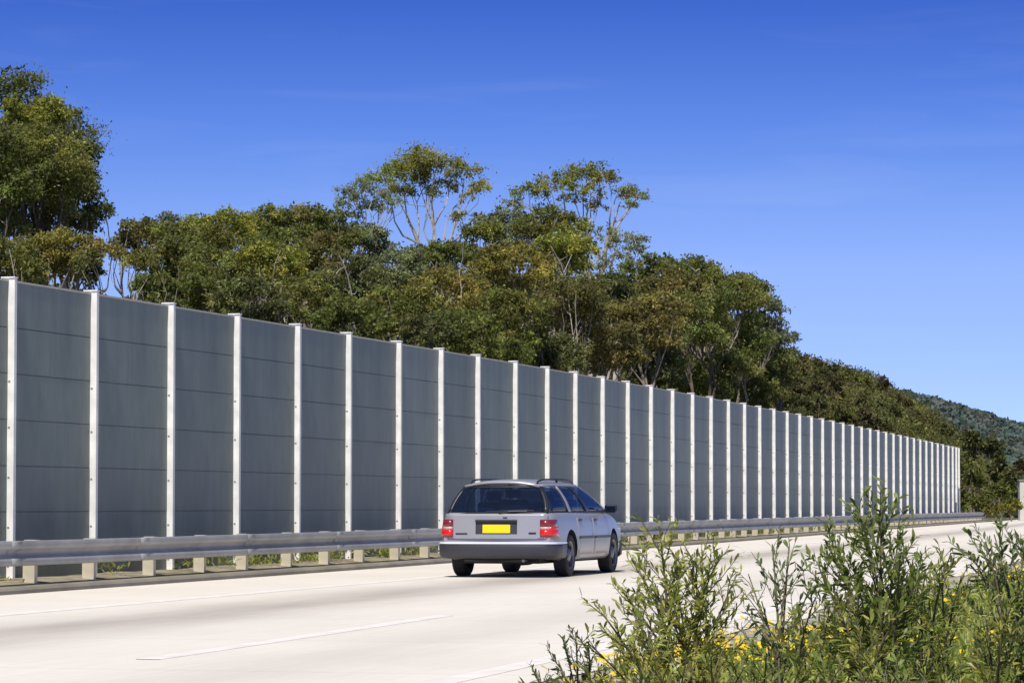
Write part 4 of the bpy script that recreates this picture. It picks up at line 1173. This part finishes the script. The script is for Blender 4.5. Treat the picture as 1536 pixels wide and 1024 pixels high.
SUN_EL, SUN_AZ = math.radians(54), math.radians(191.7)      # azimuth clockwise from +Y
sd = bpy.data.lights.new('sun', 'SUN'); sd.energy = 5.0; sd.angle = math.radians(.53); sd.color = (1, .955, .88)
so = bpy.data.objects.new('sun', sd); link(so)
dirv = Vector((math.sin(SUN_AZ)*math.cos(SUN_EL), math.cos(SUN_AZ)*math.cos(SUN_EL), math.sin(SUN_EL)))
so.rotation_euler = dirv.to_track_quat('Z', 'Y').to_euler(); so.location = (-30, -30, 60)

w = bpy.data.worlds.new('World'); scene.world = w; w.use_nodes = True
nt = w.node_tree; bg = nt.nodes['Background']
tc = nt.nodes.new('ShaderNodeTexCoord')
sky = nt.nodes.new('ShaderNodeTexSky'); sky.sky_type = 'NISHITA'; sky.sun_disc = False
sky.sun_elevation = SUN_EL; sky.sun_rotation = SUN_AZ; sky.altitude = 300; sky.air_density = 1.0; sky.dust_density = .3; sky.ozone_density = 2.0
sp = nt.nodes.new('ShaderNodeSeparateXYZ'); nt.links.new(tc.outputs['Generated'], sp.inputs[0])
zz = mth(nt, 'ADD', mth(nt, 'MULTIPLY', mth(nt, 'MAXIMUM', sp.outputs[2], 0.0), 2.6), .10)
cb = nt.nodes.new('ShaderNodeCombineXYZ'); nt.links.new(sp.outputs[0], cb.inputs[0]); nt.links.new(sp.outputs[1], cb.inputs[1]); nt.links.new(zz, cb.inputs[2])
nm = nt.nodes.new('ShaderNodeVectorMath'); nm.operation = 'NORMALIZE'; nt.links.new(cb.outputs[0], nm.inputs[0])
nt.links.new(nm.outputs[0], sky.inputs[0])
tn = nt.nodes.new('ShaderNodeVectorMath'); tn.operation = 'MULTIPLY'; ramp = nt.nodes.new('ShaderNodeValToRGB'); nt.links.new(sp.outputs[2], ramp.inputs[0])
el = ramp.color_ramp.elements; el[0].position = 0.0; el[0].color = (1.45, 1.5, 1.9, 1); el[1].position = 1.0; el[1].color = (.85, .9, 1.05, 1)
for pos, col in ((.03, (1.5, 1.45, 1.95, 1)), (.07, (1.6, 1.55, 2.0, 1)), (.09, (1.30, 1.42, 2.05, 1)), (.112, (.88, 1.16, 2.05, 1)), (.15, (.44, .74, 1.8, 1)), (.3, (.7, .85, 1.25, 1))):
    e = el.new(pos); e.color = col
nt.links.new(ramp.outputs[0], tn.inputs[1])
nt.links.new(sky.outputs[0], tn.inputs[0])
# thin high cirrus
mc = nt.nodes.new('ShaderNodeMapping'); mc.inputs['Scale'].default_value = (3.0, 3.0, 26.0); mc.inputs['Rotation'].default_value = (0, .1, 0)
nt.links.new(tc.outputs['Generated'], mc.inputs[0])
cn = nt.nodes.new('ShaderNodeTexNoise'); cn.inputs['Scale'].default_value = 3.0; cn.inputs['Detail'].default_value = 6; cn.inputs['Distortion'].default_value = .6
nt.links.new(mc.outputs[0], cn.inputs['Vector'])
cm = nt.nodes.new('ShaderNodeMapRange'); cm.inputs[1].default_value = .52; cm.inputs[2].default_value = .85; cm.inputs[3].default_value = 0; cm.inputs[4].default_value = .09
nt.links.new(cn.outputs['Fac'], cm.inputs[0])
cx2 = nt.nodes.new('ShaderNodeMix'); cx2.data_type = 'RGBA'; cx2.inputs[7].default_value = (6.5, 7.6, 10.0, 1)
nt.links.new(cm.outputs[0], cx2.inputs[0]); nt.links.new(tn.outputs[0], cx2.inputs[6]); nt.links.new(cx2.outputs[2], bg.inputs['Color'])
bg.inputs['Strength'].default_value = .10

scene.view_settings.view_transform = 'Standard'; scene.view_settings.look = 'None'
scene.view_settings.exposure = 0; scene.view_settings.gamma = 1
scene.render.engine = 'CYCLES'
scene.cycles.max_bounces = 6; scene.cycles.transparent_max_bounces = 8
